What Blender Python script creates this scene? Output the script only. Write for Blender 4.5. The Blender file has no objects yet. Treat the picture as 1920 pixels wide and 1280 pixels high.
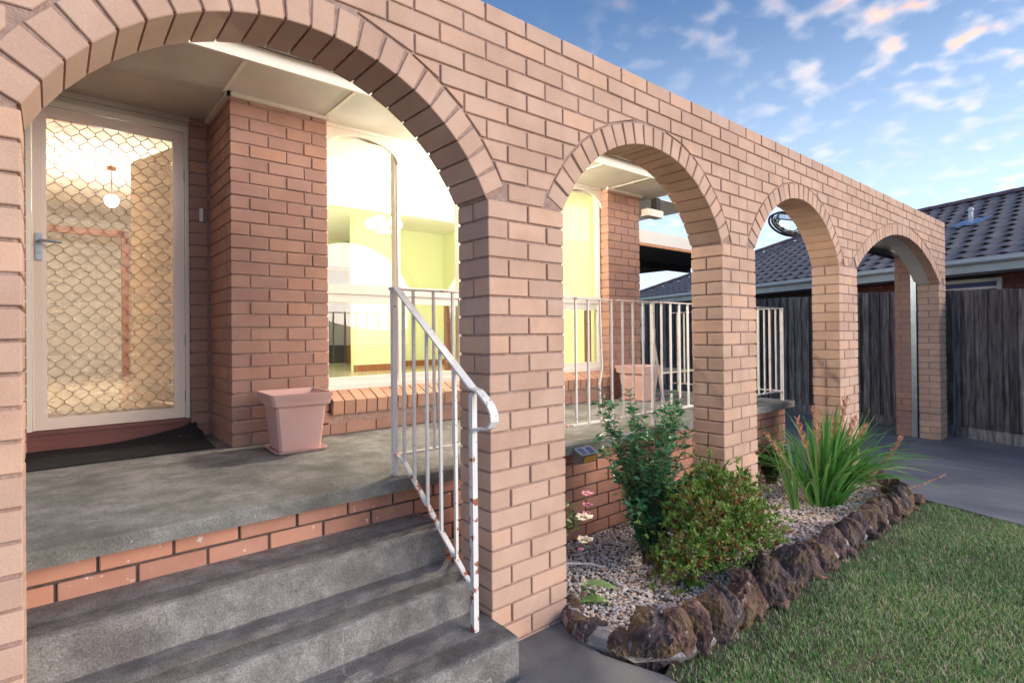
import bpy, math, random
import numpy as np
from mathutils import Vector, Matrix
random.seed(7); rng = np.random.default_rng(7)
R = math.radians
C = bpy.context.scene.collection

# ------------------------------------------------------------------ camera
def cam_setup():
    yaw, pit, rol, f = .6857, .0049, -.0097, 1021.23
    fw = Vector((math.sin(yaw)*math.cos(pit), math.cos(yaw)*math.cos(pit), math.sin(pit)))
    rt = Vector((math.cos(yaw), -math.sin(yaw), 0)); up = rt.cross(fw)
    r2 = rt*math.cos(rol) + up*math.sin(rol); u2 = -rt*math.sin(rol) + up*math.cos(rol)
    cd = bpy.data.cameras.new('camera'); cam = bpy.data.objects.new('camera', cd); C.objects.link(cam)
    m = Matrix.Identity(4)
    for i in range(3):
        m[i][0], m[i][1], m[i][2] = r2[i], u2[i], -fw[i]
    m[0][3], m[1][3], m[2][3] = -1.4839, -1.862, .0014
    cam.matrix_world = m
    cd.sensor_width = 36; cd.sensor_fit = 'HORIZONTAL'; cd.lens = f/1920*36
    cd.shift_x = 29.108/1920; cd.shift_y = -19.247/1920
    cd.clip_start = .02; cd.clip_end = 500
    bpy.context.scene.camera = cam
    return Vector((-1.4839, -1.862, .0014)), fw, r2, u2, f
CAM = cam_setup()
def px(X, Y, Z):                      # where a point falls in the 1920 wide picture, used only to rank pieces by size
    d = Vector((X, Y, Z)) - CAM[0]; z = d.dot(CAM[1])
    if z < .05: return None
    return 930.9 + CAM[4]*d.dot(CAM[2])/z, 620.7 - CAM[4]*d.dot(CAM[3])/z, z

# ------------------------------------------------------------------ world, sun, exposure
SUN_EL, SUN_AZ = R(18), R(152)        # sun low in front of the house, behind the camera
w = bpy.data.worlds.new("World"); bpy.context.scene.world = w; w.use_nodes = True
nt = w.node_tree; N = nt.nodes; L = nt.links; N.clear()
def nd(t, **k):
    n = N.new(t)
    for a, b in k.items():
        if a in n.inputs: n.inputs[a].default_value = b
        else: setattr(n, a, b)
    return n
sky = nd('ShaderNodeTexSky', sky_type='NISHITA', sun_disc=False, sun_elevation=SUN_EL, sun_rotation=SUN_AZ, air_density=1.0, dust_density=1.2, ozone_density=2.0)
tc = nd('ShaderNodeTexCoord')
sep = nd('ShaderNodeSeparateXYZ'); L.new(tc.outputs['Generated'], sep.inputs[0])
def m_(op, a, b=None, clamp=False):
    n = N.new('ShaderNodeMath'); n.operation = op; n.use_clamp = clamp
    for i, v in enumerate((a, b)):
        if v is None: continue
        if hasattr(v, 'links'): L.new(v, n.inputs[i])
        else: n.inputs[i].default_value = v
    return n.outputs[0]
zz = m_('ADD', m_('MAXIMUM', sep.outputs[2], 0.0), .22)
cx_ = m_('DIVIDE', sep.outputs[0], zz); cy_ = m_('DIVIDE', sep.outputs[1], zz)
comb = N.new('ShaderNodeCombineXYZ'); L.new(cx_, comb.inputs[0]); L.new(cy_, comb.inputs[1])
n1 = nd('ShaderNodeTexNoise', Scale=11.5, Detail=1.6, Roughness=.45); L.new(comb.outputs[0], n1.inputs['Vector'])
n2 = nd('ShaderNodeTexNoise', Scale=1.1, Detail=2.0); L.new(comb.outputs[0], n2.inputs['Vector'])
n3 = nd('ShaderNodeTexNoise', Scale=30.0, Detail=3.0); L.new(comb.outputs[0], n3.inputs['Vector'])
def ramp(src, p0, p1):
    n = nd('ShaderNodeMapRange', interpolation_type='SMOOTHSTEP')
    L.new(src, n.inputs[0]); n.inputs[1].default_value = p0; n.inputs[2].default_value = p1
    return n.outputs[0]
puff = m_('MULTIPLY', ramp(m_('ADD', n1.outputs[0], m_('MULTIPLY', m_('SUBTRACT', n3.outputs[0], .5), .22)), .45, .78), ramp(n2.outputs[0], .28, .55))
low = ramp(sep.outputs[2], .75, .35)
side = ramp(m_('ADD', m_('MULTIPLY', sep.outputs[0], .86), m_('MULTIPLY', sep.outputs[1], -.5)), .12, .68)
mask = m_('MULTIPLY', m_('MULTIPLY', puff, low), m_('MULTIPLY', side, .8))
glow = m_('MULTIPLY', ramp(n1.outputs[0], .58, .72), ramp(n2.outputs[0], .44, .60))
ccol = N.new('ShaderNodeMixRGB'); ccol.inputs[1].default_value = (6.3, 5.9, 5.9, 1); ccol.inputs[2].default_value = (9.5, 5.2, 3.2, 1); L.new(glow, ccol.inputs[0])
# pale band low over the horizon
hz = ramp(sep.outputs[2], .55, .0)
skyh = N.new('ShaderNodeMixRGB'); skyh.inputs[2].default_value = (6.6, 7.9, 9.6, 1)
L.new(m_('MULTIPLY', hz, .62), skyh.inputs[0])
grade = N.new('ShaderNodeMixRGB'); grade.blend_type = 'MULTIPLY'; grade.inputs[0].default_value = 1; grade.inputs[2].default_value = (.80, .95, 1.14, 1)
L.new(sky.outputs[0], grade.inputs[1]); L.new(grade.outputs[0], skyh.inputs[1])
mx = N.new('ShaderNodeMixRGB'); L.new(mask, mx.inputs[0]); L.new(skyh.outputs[0], mx.inputs[1]); L.new(ccol.outputs[0], mx.inputs[2])
bg = nd('ShaderNodeBackground', Strength=.10); L.new(mx.outputs[0], bg.inputs[0])
wo = nd('ShaderNodeOutputWorld'); L.new(bg.outputs[0], wo.inputs[0])

sl = bpy.data.lights.new('sun', 'SUN'); sl.energy = 1.5; sl.angle = R(35); sl.color = (1, .88, .78)
so = bpy.data.objects.new('sun', sl); C.objects.link(so)
so.rotation_euler = Vector((-math.sin(SUN_AZ)*math.cos(SUN_EL), -math.cos(SUN_AZ)*math.cos(SUN_EL), -math.sin(SUN_EL))).to_track_quat('-Z', 'Y').to_euler()
vs = bpy.context.scene.view_settings
vs.view_transform = 'Standard'; vs.look = 'None'; vs.exposure = 0.95; vs.gamma = 1; vs.use_curve_mapping = False
bpy.context.scene.cycles.max_bounces = 8
bpy.context.scene.cycles.transparent_max_bounces = 16

# ------------------------------------------------------------------ helpers
def link(o, parent=None):
    C.objects.link(o)
    if parent is not None: o.parent = parent
    return o
def tag(o, label=None, cat=None, group=None, kind=None):
    if label: o['label'] = label
    if cat: o['category'] = cat
    if group: o['group'] = group
    if kind: o['kind'] = kind
    return o
def empty(name, loc, label, cat, group=None):
    o = bpy.data.objects.new(name, None); o.location = loc; C.objects.link(o); o.empty_display_size = .1
    return tag(o, label, cat, group)
class MB:
    def __init__(s): s.v = []; s.f = []
    def add(s, vs, fs):
        b = len(s.v); s.v += [tuple(p) for p in vs]; s.f += [tuple(i+b for i in f) for f in fs]; return s
    def box(s, x0, x1, y0, y1, z0, z1):
        return s.add([(x0,y0,z0),(x1,y0,z0),(x1,y1,z0),(x0,y1,z0),(x0,y0,z1),(x1,y0,z1),(x1,y1,z1),(x0,y1,z1)],
                     [(0,3,2,1),(4,5,6,7),(0,1,5,4),(1,2,6,5),(2,3,7,6),(3,0,4,7)])
    def bar(s, p, q, w, d, up=(0,0,1)):
        p = Vector(p); q = Vector(q); a = (q-p).normalized(); u = Vector(up)
        if abs(a.dot(u)) > .98: u = Vector((0,1,0))
        b = a.cross(u).normalized(); c = b.cross(a)
        vs = []
        for e in (p, q):
            for i, j in ((-1,-1),(1,-1),(1,1),(-1,1)): vs.append(e + b*(i*w/2) + c*(j*d/2))
        return s.add(vs, [(0,3,2,1),(4,5,6,7),(0,1,5,4),(1,2,6,5),(2,3,7,6),(3,0,4,7)])
    def tube(s, pts, r, n=8, cap=True):
        pts = [Vector(p) for p in pts]; vs = []; k = len(pts)
        prev = None
        for i, p in enumerate(pts):
            t = (pts[min(i+1,k-1)] - pts[max(i-1,0)]).normalized()
            if prev is None:
                prev = t.cross(Vector((0,0,1)))
                if prev.length < .1: prev = t.cross(Vector((0,1,0)))
            b = (prev - t*prev.dot(t)).normalized(); prev = b; c = t.cross(b)
            rr = r[i] if isinstance(r, (list, tuple)) else r
            for j in range(n):
                a = 2*math.pi*j/n; vs.append(p + b*(math.cos(a)*rr) + c*(math.sin(a)*rr))
        fs = [(i*n+j, i*n+(j+1)%n, (i+1)*n+(j+1)%n, (i+1)*n+j) for i in range(k-1) for j in range(n)]
        if cap: fs += [tuple(range(n-1,-1,-1)), tuple(range((k-1)*n, k*n))]
        return s.add(vs, fs)
    def ribbon(s, pts, w, d, wdir):           # flat bar following a path, wide along wdir
        pts = [Vector(p) for p in pts]; vs = []; k = len(pts); wd = Vector(wdir).normalized()
        for i, p in enumerate(pts):
            t = (pts[min(i+1,k-1)] - pts[max(i-1,0)]).normalized(); c = t.cross(wd).normalized()
            for a, b in ((-1,-1),(1,-1),(1,1),(-1,1)): vs.append(p + wd*(a*w/2) + c*(b*d/2))
        fs = [(i*4+j, i*4+(j+1)%4, (i+1)*4+(j+1)%4, (i+1)*4+j) for i in range(k-1) for j in range(4)] + [(3,2,1,0), tuple(range(4*k-4,4*k))]
        return s.add(vs, fs)
    def prism(s, poly, y0, y1, c=.003, m=None):   # convex polygon in the XZ plane, front face at y0 with a small chamfer
        n = len(poly); P = [Vector((a, b)) for a, b in poly]
        ar = sum(P[i].x*P[(i+1)%n].y - P[(i+1)%n].x*P[i].y for i in range(n))
        if ar < 0: P.reverse()
        ins = []
        for i in range(n):
            a, b, d = P[i-1], P[i], P[(i+1)%n]
            e1 = (b-a).normalized(); e2 = (d-b).normalized()
            n1_ = Vector((-e1.y, e1.x)); n2_ = Vector((-e2.y, e2.x)); k = 1 + n1_.dot(n2_)
            ins.append(b + (n1_+n2_)*(c/max(k,.3)))
        vs = [(p.x, y0, p.y) for p in ins] + [(p.x, y0+c, p.y) for p in P] + [(p.x, y1, p.y) for p in P]
        fs = [tuple(range(n))] + [tuple(range(3*n-1, 2*n-1, -1))]
        for i in range(n):
            j = (i+1)%n
            fs += [(i, n+i, n+j, j), (n+i, 2*n+i, 2*n+j, n+j)]
        if m is not None: vs = [m @ Vector(v) for v in vs]
        return s.add(vs, fs)
    def mesh(s, name, mat, smooth=False):
        me = bpy.data.meshes.new(name); me.from_pydata(s.v, [], s.f); me.update()
        for mt in (mat if isinstance(mat, (list, tuple)) else [mat]): me.materials.append(mt)
        if smooth: me.polygons.foreach_set('use_smooth', [True]*len(me.polygons))
        return me
    def build(s, name, mat, parent=None, smooth=False, loc=None):
        o = bpy.data.objects.new(name, s.mesh(name, mat, smooth))
        if loc: o.location = loc
        return link(o, parent)
def np_mesh(name, V, F, mat, rnd=None, smooth=False):
    me = bpy.data.meshes.new(name); V = np.asarray(V, np.float32); F = np.asarray(F, np.int32); k = F.shape[1]
    me.vertices.add(len(V)); me.vertices.foreach_set('co', V.ravel())
    me.loops.add(F.size); me.loops.foreach_set('vertex_index', F.ravel())
    me.polygons.add(len(F)); me.polygons.foreach_set('loop_start', np.arange(0, F.size, k, dtype=np.int32)); me.polygons.foreach_set('loop_total', np.full(len(F), k, np.int32))
    me.update(calc_edges=True); me.materials.append(mat)
    if rnd is not None:
        a = me.attributes.new('rnd', 'FLOAT', 'FACE'); a.data.foreach_set('value', np.asarray(rnd, np.float32))
    if smooth: me.polygons.foreach_set('use_smooth', [True]*len(F))
    return me
def np_obj(name, me, parent=None): return link(bpy.data.objects.new(name, me), parent)

# ------------------------------------------------------------------ materials
def new_mat(name):
    m = bpy.data.materials.new(name); m.use_nodes = True; t = m.node_tree; return m, t, t.nodes, t.links, t.nodes['Principled BSDF']
def surf(name, c1, c2=None, rough=.7, scale=6, bump=.0, bscale=60, spots=None, spot_scale=90, rndcol=None, metal=0, spec=.5, stretch=None, c3=None, big=1.2, bdist=.01, coat=0, grain=0, gscale=260, cracks=None):
    """noise blended colour; rndcol = list of colours picked per object / per piece; spots = (colour, amount)"""
    m, t, n, l, b = new_mat(name)
    tcn = n.new('ShaderNodeTexCoord'); src = tcn.outputs['Object']
    geo = n.new('ShaderNodeNewGeometry'); src = geo.outputs['Position']
    if stretch:
        mp = n.new('ShaderNodeMapping'); mp.inputs['Scale'].default_value = stretch; l.new(src, mp.inputs[0]); src = mp.outputs[0]
    nz = n.new('ShaderNodeTexNoise'); nz.inputs['Scale'].default_value = scale; nz.inputs['Detail'].default_value = 6; nz.inputs['Roughness'].default_value = .6; l.new(src, nz.inputs[0])
    mr = n.new('ShaderNodeMapRange'); mr.inputs[1].default_value = .35; mr.inputs[2].default_value = .65; l.new(nz.outputs[0], mr.inputs[0])
    mix = n.new('ShaderNodeMixRGB'); l.new(mr.outputs[0], mix.inputs[0]); mix.inputs[1].default_value = (*c1, 1); mix.inputs[2].default_value = (*(c2 or c1), 1)
    col = mix.outputs[0]
    if rndcol:
        oi = n.new('ShaderNodeObjectInfo'); at = n.new('ShaderNodeAttribute'); at.attribute_name = 'rnd'
        ad = n.new('ShaderNodeMath'); ad.operation = 'ADD'; l.new(oi.outputs['Random'], ad.inputs[0]); l.new(at.outputs['Fac'], ad.inputs[1])
        fr = n.new('ShaderNodeMath'); fr.operation = 'FRACT'; l.new(ad.outputs[0], fr.inputs[0])
        cr = n.new('ShaderNodeValToRGB'); cr.color_ramp.interpolation = 'LINEAR'
        els = cr.color_ramp.elements
        while len(els) < len(rndcol): els.new(.5)
        for i, c in enumerate(rndcol): els[i].position = i/(len(rndcol)-1); els[i].color = (*c, 1)
        l.new(fr.outputs[0], cr.inputs[0])
        mm = n.new('ShaderNodeMixRGB'); mm.blend_type = 'MULTIPLY'; mm.inputs[0].default_value = 1; l.new(col, mm.inputs[1]); l.new(cr.outputs[0], mm.inputs[2]); col = mm.outputs[0]
    if c3:
        nb = n.new('ShaderNodeTexNoise'); nb.inputs['Scale'].default_value = big; nb.inputs['Detail'].default_value = 5; l.new(src, nb.inputs[0])
        mb = n.new('ShaderNodeMapRange'); mb.inputs[1].default_value = .48; mb.inputs[2].default_value = .68; l.new(nb.outputs[0], mb.inputs[0])
        m3 = n.new('ShaderNodeMixRGB'); l.new(mb.outputs[0], m3.inputs[0]); l.new(col, m3.inputs[1]); m3.inputs[2].default_value = (*c3, 1); col = m3.outputs[0]
    if grain:
        gn = n.new('ShaderNodeTexNoise'); gn.inputs['Scale'].default_value = gscale; gn.inputs['Detail'].default_value = 4; gn.inputs['Roughness'].default_value = .7; l.new(geo.outputs['Position'], gn.inputs[0])
        gm = n.new('ShaderNodeMapRange'); gm.inputs[1].default_value = .3; gm.inputs[2].default_value = .7; gm.inputs[3].default_value = 1-grain; gm.inputs[4].default_value = 1+grain; l.new(gn.outputs[0], gm.inputs[0])
        gx_ = n.new('ShaderNodeMixRGB'); gx_.blend_type = 'MULTIPLY'; gx_.inputs[0].default_value = 1; l.new(col, gx_.inputs[1]); l.new(gm.outputs[0], gx_.inputs[2]); col = gx_.outputs[0]
    if cracks:
        cn = n.new('ShaderNodeTexNoise'); cn.inputs['Scale'].default_value = 7; cn.inputs['Detail'].default_value = 4; l.new(geo.outputs['Position'], cn.inputs[0])
        va = n.new('ShaderNodeVectorMath'); va.operation = 'MULTIPLY_ADD'; l.new(cn.outputs['Color'], va.inputs[0]); va.inputs[1].default_value = (.30,.30,.30); l.new(geo.outputs['Position'], va.inputs[2])
        vo_ = n.new('ShaderNodeTexVoronoi'); vo_.feature = 'DISTANCE_TO_EDGE'; vo_.inputs['Scale'].default_value = cracks[1]; l.new(va.outputs[0], vo_.inputs['Vector'])
        cm = n.new('ShaderNodeMapRange'); cm.inputs[1].default_value = 0; cm.inputs[2].default_value = cracks[2]; cm.inputs[3].default_value = 1; cm.inputs[4].default_value = 0; l.new(vo_.outputs['Distance'], cm.inputs[0])
        cz = n.new('ShaderNodeTexNoise'); cz.inputs['Scale'].default_value = 2.3; l.new(geo.outputs['Position'], cz.inputs[0])
        ck = n.new('ShaderNodeMapRange'); ck.inputs[1].default_value = .50; ck.inputs[2].default_value = .60; l.new(cz.outputs[0], ck.inputs[0])
        cmul = n.new('ShaderNodeMath'); cmul.operation = 'MULTIPLY'; l.new(cm.outputs[0], cmul.inputs[0]); l.new(ck.outputs[0], cmul.inputs[1])
        cx2 = n.new('ShaderNodeMixRGB'); l.new(cmul.outputs[0], cx2.inputs[0]); l.new(col, cx2.inputs[1]); cx2.inputs[2].default_value = (*cracks[0], 1); col = cx2.outputs[0]
    if spots:
        vn = n.new('ShaderNodeTexNoise'); vn.inputs['Scale'].default_value = spot_scale; vn.inputs['Detail'].default_value = 3; l.new(geo.outputs['Position'], vn.inputs[0])
        ms = n.new('ShaderNodeMapRange'); ms.inputs[1].default_value = spots[1]; ms.inputs[2].default_value = spots[1]+.05; l.new(vn.outputs[0], ms.inputs[0])
        m4 = n.new('ShaderNodeMixRGB'); l.new(ms.outputs[0], m4.inputs[0]); l.new(col, m4.inputs[1]); m4.inputs[2].default_value = (*spots[0], 1); col = m4.outputs[0]
    l.new(col, b.inputs['Base Color']); b.inputs['Roughness'].default_value = rough; b.inputs['Metallic'].default_value = metal
    b.inputs['Specular IOR Level'].default_value = spec
    if coat: b.inputs['Coat Weight'].default_value = coat
    if bump:
        bn = n.new('ShaderNodeTexNoise'); bn.inputs['Scale'].default_value = bscale; bn.inputs['Detail'].default_value = 5; l.new(src, bn.inputs[0])
        bp = n.new('ShaderNodeBump'); bp.inputs['Strength'].default_value = bump; bp.inputs['Distance'].default_value = bdist; l.new(bn.outputs[0], bp.inputs['Height']); l.new(bp.outputs[0], b.inputs['Normal'])
    return m
g3 = lambda v: (v, v, v)
M = {}
M['brick'] = surf('pink_brick', (.55,.36,.265), (.62,.41,.312), .85, 5, .35, 160, rndcol=[(.84,.81,.80),(1,.98,.96),(.95,.96,.97),(1.08,1.0,.93),(.90,.87,.84),(1.02,1.02,1.0),(.84,.79,.80)], spots=((.66,.52,.46), .70), spot_scale=220, bdist=.003, grain=.09, c3=(.48,.30,.215), big=3.0)
M['hbrick'] = surf('house_brick', (.37,.205,.145), (.44,.25,.18), .85, 5, .25, 160, rndcol=[(.84,.80,.86),(1,.98,.96),(.93,.92,1.0),(1.08,1.0,.92)], bdist=.003)
M['pbrick'] = surf('porch_brick', (.47,.225,.15), (.53,.27,.19), .85, 6, .25, 160, rndcol=[(.70,.68,.72),(1,.98,.96),(.88,.86,.9),(1.08,1.02,.96)], spots=((.62,.5,.46), .66), spot_scale=30, bdist=.003)
M['mortar'] = surf('raked_mortar', (.30,.19,.15), (.43,.29,.24), .95, 30, .9, 130, bdist=.006)
M['dmortar'] = surf('dark_mortar', (.055,.045,.04), (.12,.09,.08), .95, 30, .9, 130, bdist=.006)
M['sill'] = surf('sill_brick', (.40,.215,.14), (.46,.26,.17), .8, 6, .2, 160, rndcol=[(.85,.84,.84),(1,1,1),(1.05,1,.96)], bdist=.003)
M['concrete'] = surf('porch_concrete', (.14,.135,.12), (.26,.252,.235), .8, 9, .5, 110, c3=(.105,.10,.085), big=3.2, spots=((.36,.36,.34), .69), spot_scale=60, bdist=.006, grain=.32, gscale=110, cracks=((.05,.045,.04), 1.6, .006))
M['step'] = surf('step_concrete', (.155,.14,.132), (.28,.26,.245), .85, 11, .6, 140, c3=(.13,.115,.11), big=4.5, spots=((.34,.33,.33), .71), spot_scale=75, bdist=.006, grain=.42, gscale=130, cracks=((.38,.36,.34), 1.7, .006))
M['path'] = surf('path_concrete', (.125,.12,.125), (.19,.185,.19), .85, 4, .45, 200, c3=(.23,.225,.19), big=1.1, spots=((.4,.4,.4), .72), spot_scale=120, bdist=.004, grain=.35, gscale=420)
M['drive'] = surf('driveway_concrete', (.15,.15,.165), (.24,.24,.255), .55, 2.5, .3, 120, c3=(.11,.11,.13), big=.8, stretch=(1.3,.5,1), bdist=.004, grain=.15)
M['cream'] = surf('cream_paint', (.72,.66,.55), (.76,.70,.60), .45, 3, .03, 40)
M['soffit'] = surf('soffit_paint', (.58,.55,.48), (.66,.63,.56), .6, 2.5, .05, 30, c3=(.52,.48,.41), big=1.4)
M['white'] = surf('white_gloss_paint', (.78,.75,.70), (.82,.79,.74), .4, 3, .02, 40)
M['rail'] = surf('old_white_metal_paint', (.74,.70,.66), (.80,.77,.73), .45, 8, .12, 90, spots=((.30,.10,.05), .665), spot_scale=55, bdist=.003)
M['railrust'] = surf('rusty_white_paint', (.72,.66,.62), (.78,.74,.70), .5, 8, .2, 90, spots=((.33,.10,.055), .565), spot_scale=24, bdist=.003)
M['alu'] = surf('beige_door_frame', (.74,.60,.50), (.78,.64,.54), .35, 2, 0, spec=.5)
M['grille'] = surf('grille_metal', (.26,.16,.125), (.30,.19,.15), .45, 20)
M['wood'] = surf('red_stained_timber', (.12,.032,.026), (.17,.05,.04), .5, 6, .1, 40, stretch=(1,8,8))
M['brownwood'] = surf('brown_varnished_timber', (.26,.085,.025), (.33,.12,.04), .35, 5, .05, 40, stretch=(6,6,1))
M['orange'] = surf('hall_timber_lining', (.60,.36,.18), (.70,.45,.24), .5, 4, .03, 40, stretch=(6,6,1))
M['yellow'] = surf('pale_yellow_wall', (.79,.84,.52), (.81,.86,.56), .7, 2)
M['ceil'] = surf('ceiling_white', (.85,.84,.78), None, .8, 2)
M['tile'] = surf('cream_floor', (.66,.58,.42), (.72,.64,.48), .15, 3)
M['mat'] = surf('black_rubber_mat', (.012,.011,.012), (.022,.02,.02), .9, 40, .9, 300, spots=((.30,.27,.24), .685), spot_scale=70, bdist=.008)
M['pot'] = surf('pink_plastic_pot', (.64,.38,.33), (.68,.42,.37), .42, 4, .03, 80)
M['soil'] = surf('soil', (.03,.022,.018), (.07,.05,.04), .95, 20, 1, 60)
M['under'] = surf('bed_soil', (.20,.17,.155), (.32,.28,.26), .95, 30, 1, 60)
M['lawnsoil'] = surf('lawn_soil', (.07,.065,.035), (.15,.125,.08), .95, 8, .8, 60)
M['pebble'] = surf('pebbles', (1.1,1.1,1.1), (1.25,1.25,1.25), .6, 60, .15, 200, rndcol=[(.62,.56,.50),(.74,.70,.66),(.40,.27,.20),(.80,.78,.76),(.55,.36,.25),(.66,.62,.60),(.30,.24,.22),(.78,.70,.62)])
M['rock'] = surf('lava_rock', (.05,.036,.036), (.20,.13,.115), .95, 16, 1.0, 55, rndcol=[(.75,.9,1.0),(1.1,.85,.85),(1.2,1.0,.85),(.7,.72,.82),(1.05,.92,.98),(.9,1.0,1.05)], c3=(.17,.11,.05), big=9, spots=((.32,.30,.29), .66), spot_scale=30, bdist=.02)
M['tileroof'] = surf('concrete_roof_tile', (.235,.18,.165), (.31,.25,.23), .85, 5, .2, 120, rndcol=[(.85,.85,.88),(1,1,1),(1.1,1.05,1.08),(.93,.9,.95)])
M['ridge'] = surf('ridge_tile', (.17,.085,.085), (.23,.12,.115), .6, 5, .2, 100)
M['fence'] = surf('weathered_paling', (.075,.066,.068), (.29,.27,.27), .9, 9, .8, 90, rndcol=[(.35,.35,.42),(1.1,1.1,1.12),(.55,.53,.58),(1.7,1.65,1.65),(.45,.42,.46),(1.3,1.25,1.25)], stretch=(3,3,.3), bdist=.006)
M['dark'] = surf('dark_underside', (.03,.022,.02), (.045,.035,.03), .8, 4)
M['redbrick'] = surf('red_brick', (.20,.055,.045), (.26,.08,.06), .85, 6, .2, 120, rndcol=[(.7,.7,.8),(1,1,1),(1.1,1,.9)])
M['rust'] = surf('rusty_metal', (.50,.19,.08), (.62,.34,.20), .8, 18, .5, 80)
M['steel'] = surf('galvanised_steel', (.30,.36,.42), (.42,.48,.54), .35, 8, .05, 60, metal=.8)
M['lead'] = surf('lead_flashing', (.20,.28,.42), (.26,.34,.48), .5, 8)
M['black'] = surf('black_plastic', (.015,.015,.017), (.03,.03,.03), .5, 8)
M['cable'] = surf('dull_cable', (.20,.17,.08), (.10,.09,.05), .5, 8)
M['solar'] = surf('solar_cell', (.03,.04,.14), (.05,.06,.18), .15, 60)
M['amber'] = surf('amber_lens', (.70,.33,.06), (.75,.38,.08), .3, 8)
M['glasslamp'] = surf('opal_glass', g3(.85), None, .3, 2)
def leafmat(name, cols, rough=.45, trans=.25):
    m, t, n, l, b = new_mat(name)
    at = n.new('ShaderNodeAttribute'); at.attribute_name = 'rnd'
    oi = n.new('ShaderNodeObjectInfo'); ad = n.new('ShaderNodeMath'); ad.operation = 'ADD'; l.new(at.outputs['Fac'], ad.inputs[0]); l.new(oi.outputs['Random'], ad.inputs[1])
    fr = n.new('ShaderNodeMath'); fr.operation = 'FRACT'; l.new(ad.outputs[0], fr.inputs[0])
    cr = n.new('ShaderNodeValToRGB'); els = cr.color_ramp.elements
    while len(els) < len(cols): els.new(.5)
    for i, (p, c) in enumerate(cols): els[i].position = p; els[i].color = (*c, 1)
    l.new(fr.outputs[0], cr.inputs[0]); l.new(cr.outputs[0], b.inputs['Base Color']); b.inputs['Roughness'].default_value = rough
    tr = n.new('ShaderNodeBsdfTranslucent'); l.new(cr.outputs[0], tr.inputs[0])
    ms = n.new('ShaderNodeMixShader'); ms.inputs[0].default_value = trans; l.new(b.outputs[0], ms.inputs[1]); l.new(tr.outputs[0], ms.inputs[2])
    l.new(ms.outputs[0], n['Material Output'].inputs[0])
    return m
M['grass'] = leafmat('grass_blades', [(0,(.10,.25,.06)),(.3,(.18,.38,.10)),(.6,(.27,.46,.15)),(.74,(.34,.50,.18)),(.82,(.56,.50,.32)),(1,(.74,.65,.50))], .6)
M['azalea'] = leafmat('azalea_leaves', [(0,(.08,.19,.035)),(.4,(.17,.31,.055)),(.66,(.32,.45,.10)),(.84,(.14,.19,.05)),(.92,(.45,.13,.05)),(1,(.42,.16,.09))], .4)
M['shrub'] = leafmat('shrub_leaves', [(0,(.035,.13,.05)),(.5,(.07,.23,.09)),(.85,(.13,.34,.15)),(1,(.26,.46,.26))], .28)
M['blade'] = leafmat('blade_leaves', [(0,(.07,.22,.04)),(.5,(.13,.36,.07)),(.85,(.24,.46,.13)),(1,(.42,.52,.24))], .4, .35)
M['rleaf'] = leafmat('rose_leaves', [(0,(.03,.10,.02)),(.5,(.06,.17,.03)),(1,(.14,.26,.06))], .35)
M['pink'] = surf('pink_petals', (.85,.22,.32), (.9,.40,.48), .5, 30)
M['blossom'] = surf('cream_petals', (.82,.74,.56), (.85,.62,.42), .5, 12)
M['bract'] = surf('orange_bracts', (.62,.20,.10), (.70,.36,.24), .6, 30)
M['stem'] = surf('brown_stems', (.20,.12,.07), (.28,.18,.11), .8, 20)
M['fstem'] = surf('flower_stalk', (.48,.30,.18), (.55,.28,.16), .7, 20)
M['litter'] = surf('dry_leaf', (.42,.17,.12), (.50,.25,.16), .7, 20)
def glassmat(name, tint, gl=.0):
    m, t, n, l, b = new_mat(name); n.remove(b)
    tr = n.new('ShaderNodeBsdfTransparent'); tr.inputs[0].default_value = (*tint, 1)
    g = n.new('ShaderNodeBsdfGlossy'); g.inputs['Roughness'].default_value = gl; g.inputs[0].default_value = (1,1,1,1)
    lw = n.new('ShaderNodeLayerWeight'); lw.inputs[0].default_value = .5
    pw_ = n.new('ShaderNodeMath'); pw_.operation = 'POWER'; l.new(lw.outputs['Facing'], pw_.inputs[0]); pw_.inputs[1].default_value = 4.5
    fr = n.new('ShaderNodeMath'); fr.operation = 'MULTIPLY_ADD'; l.new(pw_.outputs[0], fr.inputs[0]); fr.inputs[1].default_value = .8; fr.inputs[2].default_value = .035
    ms = n.new('ShaderNodeMixShader'); l.new(fr.outputs[0], ms.inputs[0]); l.new(tr.outputs[0], ms.inputs[1]); l.new(g.outputs[0], ms.inputs[2]); l.new(ms.outputs[0], n['Material Output'].inputs[0])
    return m
M['glass'] = glassmat('window_glass', (.96,.97,.95))
def flymat():
    m, t, n, l, b = new_mat('fly_screen'); b.inputs['Base Color'].default_value = (.62,.55,.48,1); b.inputs['Roughness'].default_value = .7
    tr = n.new('ShaderNodeBsdfTransparent'); ms = n.new('ShaderNodeMixShader')
    wv = n.new('ShaderNodeTexNoise'); wv.inputs['Scale'].default_value = 8; geo = n.new('ShaderNodeNewGeometry'); mp = n.new('ShaderNodeMapping'); mp.inputs['Scale'].default_value = (1.2,1,3.4); mp.inputs['Rotation'].default_value = (0,.1,0)
    l.new(geo.outputs['Position'], mp.inputs[0]); l.new(mp.outputs[0], wv.inputs[0])
    mr = n.new('ShaderNodeMapRange'); mr.inputs[1].default_value = .35; mr.inputs[2].default_value = .65; mr.inputs[3].default_value = .26; mr.inputs[4].default_value = .40
    l.new(wv.outputs[0], mr.inputs[0]); l.new(mr.outputs[0], ms.inputs[0]); l.new(tr.outputs[0], ms.inputs[1]); l.new(b.outputs[0], ms.inputs[2]); l.new(ms.outputs[0], n['Material Output'].inputs[0])
    return m
M['fly'] = flymat()
def emit(name, col, s):
    m, t, n, l, b = new_mat(name); b.inputs['Base Color'].default_value = (*col, 1); b.inputs['Emission Color'].default_value = (*col, 1); b.inputs['Emission Strength'].default_value = s; return m
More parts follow.
